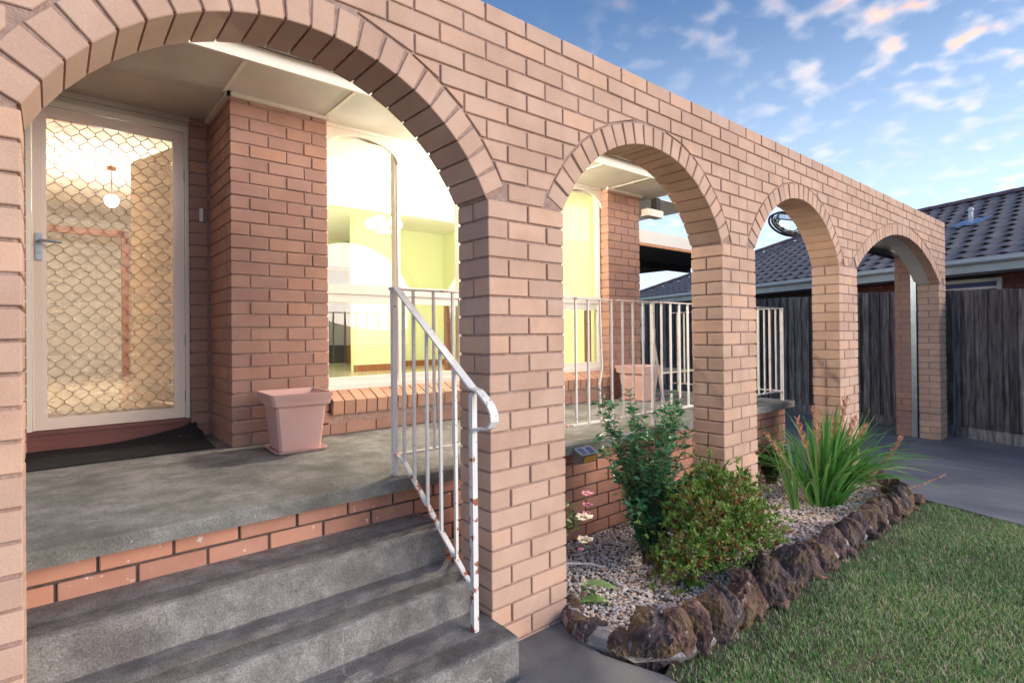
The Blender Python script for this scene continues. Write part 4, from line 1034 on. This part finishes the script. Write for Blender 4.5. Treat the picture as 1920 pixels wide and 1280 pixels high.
# ================================================================== garden
from mathutils import noise
RBd = empty('rock_border', (2.2,-.5,GR(2)), 'edging of rough brown lava rocks round the garden bed', 'rock border')
line = [(.49,.0),(.43,-.10),(.42,-.20),(.45,-.33),(.52,-.43),(.62,-.50),(.74,-.52),(.88,-.52)]
x = 1.0
while x < 4.2: line.append((x, -.515+random.uniform(-.015,.015) + (0 if x < 3.9 else (x-3.9)*.6))); x += random.uniform(.105,.15)
line += [(4.33,-.26),(4.42,-.12),(4.48,.02)]
def ico(sub):
    import bmesh
    bm = bmesh.new(); bmesh.ops.create_icosphere(bm, subdivisions=sub, radius=1); V = np.array([v.co[:] for v in bm.verts]); F = [[v.index for v in f.verts] for f in bm.faces]; bm.free(); return V, F
IV, IF = ico(4); IV3, IF3 = ico(3); PV, PF = ico(1)
def rockmesh(seed, sx, sy, sz, hi=True):
    Vn = []; base_, F = (IV, IF) if hi else (IV3, IF3)
    rs = random.Random(seed*7+1); pl = [(Vector((rs.gauss(0,1),rs.gauss(0,1),rs.gauss(0,1)*.7)).normalized(), rs.uniform(.62,.9)) for _ in range(9)]
    for v in base_:
        v = Vector(v)
        for pn, pd in pl:
            k_ = v.dot(pn)-pd
            if k_ > 0: v = v - pn*k_*.9
        p = v + Vector((seed*3.1, seed*1.7, seed))
        d = 1.12 + .30*noise.noise(p*1.1) + .16*abs(noise.noise(p*2.6)) - .20*abs(noise.noise(p*4.5)) + .07*noise.noise(p*10) + .045*noise.noise(p*22)
        Vn.append((v.x*sx*d, v.y*sy*d, v.z*sz*d))
    mb = MB(); mb.add(Vn, F); return mb.mesh('rock', M['rock'], False)
for i, (x, y) in enumerate(line):
    tall = random.uniform(.085,.125) * (.62 if i < 4 else (1.35 if i < 14 else 1.05)); wdn = .9 if i < 4 else (1.3 if i < 14 else 1.1)
    me = rockmesh(i+1, random.uniform(.052,.080)*wdn, random.uniform(.058,.080)*wdn, tall, x < 2.3)
    ob = bpy.data.objects.new('rock', me); link(ob, RBd); ob.location = Vector((x, y, GR(x)+tall*.35)) - RBd.location
    ob.rotation_euler = (random.uniform(-.35,.35), random.uniform(-.45,.45), random.uniform(0,6))
for i in range(14):
    x = .95+i*.24
    me = rockmesh(50+i, .07,.05,.05, False); ob = bpy.data.objects.new('rock', me); link(ob, RBd); ob.location = Vector((x,-.565+random.uniform(-.01,.02),GR(x)+.01)) - RBd.location; ob.rotation_euler = (0,0,random.uniform(0,6))

mb = MB(); bl_ = RBd.location
mb.tube([(x-bl_.x, y-bl_.y, GR(x)+.012+.012*noise.noise(Vector((i*.7,3,1)))-bl_.z) for i, (x, y) in enumerate(line)], [.058+.016*noise.noise(Vector((i*1.3,7,2))) for i in range(len(line))], 9)
mb.build('mortar', surf('border_mortar', (.22,.195,.18), (.38,.35,.33), .95, 12, .9, 60, bdist=.012, grain=.25), RBd)
# pebbles
def in_bed(x, y):
    if y > .62: return False
    if x < .5: return y > .24 and x > .04
    lim = -.47 if x < 3.9 else -.47+(x-3.9)*.9
    if x < .62: lim = -.36
    if y < lim: return False
    for a, b in PIERS:
        if a-.01 < x < b+.01 and -.01 < y < .24: return False
    return x < 4.5
pts_ = []
while len(pts_) < 14500:
    x = .05 + 4.4*rng.random()**1.35; y = -.47 + 1.1*rng.random()
    if in_bed(x, y): pts_.append((x, y))
pts_ = np.array(pts_); K = len(pts_)
sz = rng.uniform(.0065,.0125,K)*np.where(pts_[:,0] > 2, 1.25, 1.0)
ang = rng.uniform(0,6.28,K); sc = np.stack([rng.uniform(.8,1.35,K), rng.uniform(.75,1.1,K), rng.uniform(.55,.85,K)],1)
base_v = PV[None]*sc[:,None,:]*sz[:,None,None]*(1+.10*rng.standard_normal((K,len(PV),1)))
ca, sa = np.cos(ang)[:,None], np.sin(ang)[:,None]
vx = base_v[...,0]*ca - base_v[...,1]*sa; vy = base_v[...,0]*sa + base_v[...,1]*ca
gz = -1.388-.009*pts_[:,0]+.016+rng.uniform(0,.012,K)
Vp = np.stack([vx+pts_[:,0:1], vy+pts_[:,1:2], base_v[...,2]+gz[:,None]],2).reshape(-1,3)
Fp = (np.array(PF)[None] + (np.arange(K)*len(PV))[:,None,None]).reshape(-1,3)
light = (pts_[:,0] > 2.2) & (rng.random(K) < .75)
rr = np.where(light, rng.choice([.40,.44,.70,.98,.17], K), rng.random(K))
o_ = np_obj('gravel', np_mesh('gravel', Vp, Fp, M['pebble'], np.repeat(rr, len(PF)), True)); tag(o_, 'white and tan pebbles covering the garden bed', None, kind='stuff')

# leaves: folded two-triangle leaf
def leaf_arrays(P, D, Nn, Ln, Wd, fold=.25):
    """P base points, D directions, Nn normals, lengths, widths -> verts, tris"""
    D = D/np.linalg.norm(D,axis=1,keepdims=True); S = np.cross(D, Nn); S /= np.maximum(np.linalg.norm(S,axis=1,keepdims=True),1e-6); Nn = np.cross(S, D)
    L_ = Ln[:,None]; W_ = Wd[:,None]
    tip = P + D*L_ - Nn*L_*.12; mid = P + D*L_*.5; a = mid + S*W_*.5 + Nn*W_*fold; b = mid - S*W_*.5 + Nn*W_*fold
    V = np.stack([P, a, tip, b, mid], 1).reshape(-1,3); n = len(P)
    F = (np.array([[0,1,4],[1,2,4],[0,4,3],[4,2,3]])[None] + (np.arange(n)*5)[:,None,None]).reshape(-1,3)
    return V, F
def leaf_obj(name, parent, mat, P, D, Nn, Ln, Wd, rnd, kind=None, fold=.25):
    V, F = leaf_arrays(P, D, Nn, Ln, Wd, fold)
    ob = np_obj(name, np_mesh(name, V - np.array(parent.location), F, mat, np.repeat(rnd, 4)), parent)
    if kind: tag(ob, kind=kind)
    return ob
def unit(n):
    v = rng.standard_normal((n,3)); return v/np.linalg.norm(v,axis=1,keepdims=True)

# azalea bush
def azalea(loc, rx, ry, rz, tips, label, kindn='azalea_bush'):
    t = empty(kindn, loc, label, 'bush'); L0 = np.array(loc)
    lobes = [(-.55,-.1,.45,.50),(.0,.0,.85,.62),(.45,-.1,.62,.56),(.75,.05,.95,.34),(-.2,-.35,.45,.52),(.35,-.45,.30,.50),(-.75,.1,.20,.36),(.9,-.25,.35,.36),(.15,.2,1.15,.34),(-.35,.2,1.0,.32)]
    wts = np.array([q[3]**2 for q in lobes]); li = rng.choice(len(lobes), tips, p=wts/wts.sum()); lb = np.array(lobes)[li]
    u = unit(tips); u[:,2] = np.where(u[:,2] < -.35, -u[:,2], u[:,2])
    rad = rng.uniform(.25,1.0,tips)**.5 * (1+.18*rng.standard_normal(tips))
    P = L0 + np.stack([lb[:,0]*rx + u[:,0]*lb[:,3]*rx*rad, lb[:,1]*ry + u[:,1]*lb[:,3]*ry*1.3*rad, lb[:,2]*rz + u[:,2]*lb[:,3]*rz*rad], 1)
    stray = rng.random(tips) < .14; P[stray] += u[stray]*rng.uniform(.02,.10,(stray.sum(),1))
    P[:,2] = np.maximum(P[:,2], L0[2]+.02)
    k = 8; PP = np.repeat(P, k, 0) + rng.normal(0,.004,(tips*k,3)); out = np.repeat(u, k, 0)*.8 + np.array([0,0,.5]) + rng.normal(0,.55,(tips*k,3))
    leaf_obj('foliage', t, M['azalea'], PP, out, np.repeat(u,k,0)+np.array([0,0,.6])+rng.normal(0,.2,(tips*k,3)), rng.uniform(.024,.044,tips*k), rng.uniform(.009,.016,tips*k), np.clip(np.repeat(rng.random(tips),k)*.75+rng.random(tips*k)*.25,0,.999), 'stuff')
    mb = MB()
    for i in range(40):
        q = P[rng.integers(tips)]; b0 = Vector((random.uniform(-.05,.05),random.uniform(-.05,.05),-.02)); e = Vector(q-L0)*.9; mb.tube([b0, b0.lerp(e,.5)+Vector((0,0,.03)), e],[.006,.004,.002],5)
    mb.build('branches', M['stem'], t)
    return t
azalea((1.52,-.17,GR(1.5)), .47,.27,.40, 1700, 'bright green azalea bush with reddish tips in front of the second pier')
# upright shrub with glossy leaves
def stems_shrub(name, loc, stems, label, cat, mat, lw=(.022,.04), hgt=(.6,.95), spread=.3, wr=.5, seed=1, dens=26):
    t = empty(name, loc, label, cat); L0 = Vector(loc); random.seed(seed)
    P = []; D = []; mb = MB()
    for s in range(stems):
        a = random.uniform(0,2*math.pi); h = random.uniform(*hgt); sp_ = random.uniform(.2,1)*spread
        e = Vector((math.cos(a)*sp_, math.sin(a)*sp_*.6, h)); b0 = Vector((math.cos(a)*.03, math.sin(a)*.03, 0)); md = b0.lerp(e,.5) - Vector((e.x*.18,e.y*.18,0))
        pts = [b0.lerp(md,q/4) if q < 4 else md.lerp(e,(q-4)/4) for q in range(9)]
        mb.tube(pts,[.005-.0004*q for q in range(9)],5)
        for q in range(int(dens*h*2)):
            u_ = random.uniform(.12,1); k = u_*8; i = min(7,int(k)); p = pts[i].lerp(pts[i+1],k-i)
            P.append(p + L0); an = random.uniform(0,6.28); D.append((math.cos(an), math.sin(an), random.uniform(-.1,.8)))
        for w_ in range(5):                                # side twigs
            u_ = random.uniform(.3,.9); k = u_*8; i = min(7,int(k)); p = pts[i].lerp(pts[i+1],k-i); an = random.uniform(0,6.28); tl_ = random.uniform(.06,.14)
            q_ = p + Vector((math.cos(an)*tl_, math.sin(an)*tl_, tl_*.8)); mb.tube([p,q_],[.0025,.0012],4)
            for z_ in range(9):
                P.append(p.lerp(q_,random.uniform(.2,1.05)) + L0); an2 = random.uniform(0,6.28); D.append((math.cos(an2),math.sin(an2),random.uniform(-.2,.9)))
    mb.build('stems', M['stem'], t)
    P = np.array([tuple(p) for p in P]); D = np.array(D); n = len(P)
    ln = rng.uniform(lw[0],lw[1],n); leaf_obj('foliage', t, mat, P, D, np.tile([0,0,1.],(n,1))+rng.normal(0,.4,(n,3)), ln, ln*wr, rng.random(n)*.999, 'stuff')
    return t
stems_shrub('leafy_shrub', (1.29,.10,GR(1.2)+.01), 34, 'tall loose shrub with small glossy dark green leaves rising past the railing', 'shrub', M['shrub'], (.032,.062), (.30,1.06), .50, .44, 3, 80)
stems_shrub('geranium', (3.62,.42,GR(3.6)+.01), 16, 'low leafy geranium with pale flowers beside the second pier', 'plant', M['rleaf'], (.03,.055), (.18,.42), .24, .9, 5, 26)
g_ = bpy.data.objects['geranium']
for i in range(12):
    mb = MB()
    p = Vector((random.uniform(-.22,.2),random.uniform(-.16,.14),random.uniform(.2,.44)))
    for k in range(5):
        a = k*1.256; mb.add([p, p+Vector((.012*math.cos(a-.4),.012*math.sin(a-.4),.004)), p+Vector((.02*math.cos(a),.02*math.sin(a),.002)), p+Vector((.012*math.cos(a+.4),.012*math.sin(a+.4),.004))],[(0,1,2,3)])
    mb.build('flower', M['blossom'], g_)
stems_shrub('rose_bush', (.62,.40,GR(.6)+.01), 12, 'rose bush with pink and cream blooms half hidden behind the front pier', 'rose bush', M['rleaf'], (.03,.055), (.22,.62), .36, .65, 11, 15)
ro = bpy.data.objects['rose_bush']
def bloom(parent, p, r, mat, n=14):
    mb = MB(); p = Vector(p)
    for k in range(n):
        lay_ = k/n; a = k*2.4; rr_ = r*(.35+.65*lay_); tilt = .3+1.0*lay_
        d = Vector((math.cos(a)*math.sin(tilt), math.sin(a)*math.sin(tilt), math.cos(tilt))); s = Vector((-math.sin(a), math.cos(a), 0)); n_ = s.cross(d)
        b0 = p; m1 = p + d*rr_*.55 + s*rr_*.45 ; m2 = p + d*rr_*.55 - s*rr_*.45; tp = p + d*rr_ + n_*rr_*.1; m3 = p + d*rr_*.6 - n_*rr_*.15
        mb.add([b0,m1,tp,m2,m3],[(0,1,4),(1,2,4),(0,4,3),(4,2,3)])
    mb.build('flower', mat, parent)
for q, r, m in (((.33,-.11,.43),.042,'pink'),((.32,-.12,.37),.036,'pink'),((.30,-.13,.33),.03,'pink'),((.13,-.26,.37),.055,'blossom'),((.09,-.30,.27),.05,'blossom'),((.15,-.22,.19),.018,'pink'),((-.37,.05,.47),.05,'blossom'),((-.28,.02,.42),.04,'blossom')):
    bloom(ro, q, r*1.35, M[m])
mb = MB()
for e in ((.33,-.11,.42),(.13,-.26,.36),(.09,-.30,.26),(-.37,.05,.46),(-.28,.02,.41)):
    mb.tube([(0,0,0),(e[0]*.4,e[1]*.4,e[2]*.6),e],[.005,.004,.003],5)
mb.build('stems', M['stem'], ro)
# broad leaves at the foot of the pier
BL = empty('lily_plant', (.60,.02,GR(.6)+.01), 'few broad smooth green leaves low against the foot of the front pier', 'plant')
for i, (x, y, z, dx_, dy_, l_) in enumerate([(0,.0,.10,.55,-.5,.20),(-.02,.0,.02,.7,-.4,.20),(.62,-.20,.02,-.3,-.8,.14),(.03,.02,.06,.9,.1,.10)]):
    mb = MB(); d = Vector((dx_,dy_,.25)).normalized(); s = d.cross(Vector((0,0,1))).normalized(); V = []
    for k in range(8):
        u_ = k/7; wdt = .040*math.sin(math.pi*min(1,u_*.95+.05))**.8; c = Vector((x,y,z)) + d*l_*u_ + Vector((0,0,-.09*u_*u_))
        V += [c - s*wdt + Vector((0,0,.008)), c, c + s*wdt + Vector((0,0,.008))]
    mb.add(V,[(k*3+j,k*3+j+1,(k+1)*3+j+1,(k+1)*3+j) for k in range(7) for j in range(2)]); mb.build('leaf', M['blade'], BL, True)
    mb = MB(); mb.tube([(x*.3,y*.3,0),(x,y,z)],.004,5); mb.build('stalk', M['stem'], BL)
mb = MB(); mb.tube([(.50,.42,GR(.5)+.05),(.70,.40,GR(.7)+.065),(.84,.354,GR(.8)+.055),(.95,.27,GR(.9)+.05),(1.02,.2,GR(1)+.03)],.007,8)
tag(mb.build('garden_hose', M['white'], None, True), 'thin white hose lying on the pebbles beside the front pier', 'hose')

# strap-leaf clump with dry orange flower spikes
IR = empty('iris_clump', (3.42,-.10,GR(3.4)+.01), 'big clump of long green strap leaves with dry orange flower spikes', 'plant')
random.seed(21)
bl = []
for v in range(9):
    mb = MB(); Ln = .62; bend = [.02,.06,.12,.20,.30,.42,.55,.10,.26][v]; V = []; k = 9
    for i in range(k):
        u_ = i/(k-1); a = bend*u_*1.6
        x = Ln*(u_*math.sin(a*.9+.02)); z = Ln*u_*math.cos(a*.8) - .12*bend*u_**3
        wd = .010*(1-u_**2.4)+.0008; tw = .6*u_*(v % 3 - 1)
        V += [(x-math.sin(tw)*wd*.0, -wd*math.cos(tw), z+wd*math.sin(tw)), (x+.0015,0,z), (x, wd*math.cos(tw), z-wd*math.sin(tw))]
    mb.add(V,[(i*3+j,i*3+j+1,(i+1)*3+j+1,(i+1)*3+j) for i in range(k-1) for j in range(2)]); bl.append(mb.mesh('leaf', M['blade'], True))
for i in range(270):
    a = random.uniform(0,2*math.pi); r_ = random.random()**.7
    # fans lean towards the lawn and the drive
    me = bl[min(8,int(r_*6+random.random()*2.5))]; ob = bpy.data.objects.new('leaf', me); link(ob, IR)
    ob.location = (math.cos(a)*.20*r_+random.uniform(-.05,.07), math.sin(a)*.12*r_, 0); s = random.uniform(.85,1.35)
    a2 = a if random.random() < .6 else random.uniform(-1.4,.3)
    ob.rotation_euler = (random.uniform(-.12,.12), random.uniform(0,.50)*r_+.04, a2); ob.scale = (s,s,s)
for i in range(14):
    ob = bpy.data.objects.new('leaf', bl[random.choice((0,1,2))]); link(ob, IR)
    ob.location = (-.42+random.uniform(-.03,.03), .06+random.uniform(-.02,.02), 0); ob.rotation_euler = (random.uniform(-.15,.15), random.uniform(0,.3), 2.8+random.uniform(-.4,.4)); ob.scale = (.95,)*3
def spike(p0, p1, p2, n, r):
    mb = MB(); p0, p1, p2 = Vector(p0), Vector(p1), Vector(p2)
    bz = lambda t: p0*(1-t)**2 + p1*2*t*(1-t) + p2*t*t
    mb.tube([bz(t/10) for t in range(11)],[.0055-.0003*t for t in range(11)],5); st = mb.build('flower_stem', M['fstem'], IR)
    mb = MB()
    for k in range(n):
        t = .62+.38*k/n; c = bz(t); d = (bz(min(1,t+.02))-bz(t-.02)).normalized(); s = d.orthogonal().normalized(); s2 = d.cross(s)
        for g in range(2):
            a = k*2.4+g*3.14; o_ = (s*math.cos(a)+s2*math.sin(a)); q = c + o_*r*(1.35-t*.55) + d*r*1.1; w_ = s*(-math.sin(a))+s2*math.cos(a)
            mb.add([c, c.lerp(q,.6)+w_*r*.28, q, c.lerp(q,.6)-w_*r*.28, c.lerp(q,.6)+d*r*.3],[(0,1,4),(1,2,4),(0,4,3),(4,2,3)])
    fl = mb.build('flower', M['bract'], st)
for s in (((-.12,.0,0),(-.28,.0,.4),(-.42,.04,.74),16,.030),((-.05,.0,0),(-.10,.0,.4),(-.15,.03,.80),14,.026),((-.04,.02,0),(-.06,.02,.4),(.04,.05,.80),12,.026),
          ((0,0,0),(.05,-.02,.35),(.14,-.03,.66),18,.032),((.05,0,0),(.20,.0,.4),(.42,-.02,.82),22,.036),((.04,-.02,0),(.22,-.05,.4),(.44,-.08,.66),18,.032),
          ((.05,-.03,0),(.25,-.08,.3),(.55,-.14,.60),18,.030),((.06,0,0),(.30,-.04,.36),(.66,-.09,.57),16,.030),((.06,-.04,0),(.4,-.24,.13),(.72,-.34,.50),22,.030),((.05,-.05,0),(.5,-.42,.06),(.82,-.62,.22),9,.020),((-.2,.03,0),(-.5,.08,.4),(-.78,.12,.66),12,.026)):
    spike(*s)

# grass
GN = 150000
gxs = .44+3.8*rng.random(GN)**1.25; gys = -.52-2.3*rng.random(GN)
ok = (gys < np.where(gxs < .8, -.58, -.60)+.03*rng.random(GN)) & (gxs < np.interp(-gys,[.5,.8,1.2,1.6,3],[4.24,4.12,3.99,3.95,3.93]) + rng.normal(0,.015,GN)) & (gxs > .47+rng.normal(0,.012,GN))
patch = np.array([noise.noise(Vector((x*1.6,y*1.6,3))) + .5*noise.noise(Vector((x*5,y*5,9))) for x, y in zip(gxs, gys)])
edge_d = np.clip((-.60-gys)/.18,0,1)
ok &= rng.random(GN) < np.clip(1.0+patch*.7,.25,1)*(.25+.75*edge_d)
gxs, gys, patch = gxs[ok], gys[ok], patch[ok]; n = len(gxs)
h = rng.uniform(.010,.028,n)*(1+.4*patch); a = rng.uniform(0,6.28,n); ln = rng.uniform(.2,1.1,n)*h; wd = rng.uniform(.0012,.0026,n)
gz = -1.388-.009*gxs-.016
b1 = np.stack([gxs-np.sin(a)*wd, gys+np.cos(a)*wd, gz],1); b2 = np.stack([gxs+np.sin(a)*wd, gys-np.cos(a)*wd, gz],1)
mdl = np.stack([gxs+np.cos(a)*ln*.4, gys+np.sin(a)*ln*.4, gz+h*.65],1); tp = np.stack([gxs+np.cos(a)*ln, gys+np.sin(a)*ln, gz+h],1)
off_ = np.stack([-np.sin(a)*wd*.7, np.cos(a)*wd*.7, np.zeros(n)],1)
V = np.stack([b1,b2,mdl+off_,mdl-off_,tp],1).reshape(-1,3)
F = (np.array([[0,1,3],[0,3,2],[2,3,4]])[None]+(np.arange(n)*5)[:,None,None]).reshape(-1,3)
gr_ = np.clip(rng.random(n)*.78 + np.where(rng.random(n) < .10-.38*patch, .40, 0), 0, .995)
tag(np_obj('grass', np_mesh('grass', V, F, M['grass'], np.repeat(gr_,3))), 'short patchy green lawn grass with straw coloured blades', None, kind='stuff')
# fallen leaves along the rocks
for i, (x, y) in enumerate(((1.9,-.64),(2.25,-.63),(1.62,-.66),(2.6,-.62))):
    mb = MB(); V = [(0,0,0)]
    for k in range(9):
        a_ = k*2*math.pi/9; r_ = .022 if k % 2 else .010; V.append((r_*math.cos(a_), r_*math.sin(a_), .006*math.sin(k)))
    mb.add(V,[(0,k+1,(k+1)%9+1) for k in range(9)])
    ob = mb.build('fallen_leaf', M['litter'], None, loc=(x,y,GR(x)+.014)); ob.rotation_euler = (.2*i,.3,i)
    tag(ob, ['dry reddish leaf on the lawn edge, second nearest to the front pier','dry reddish leaf on the lawn edge level with the azalea bush end','dry reddish leaf on the lawn edge nearest to the front pier','dry reddish leaf on the lawn edge farthest along towards the strap leaved clump'][i], 'leaf', 'fallen leaves along the rock border')
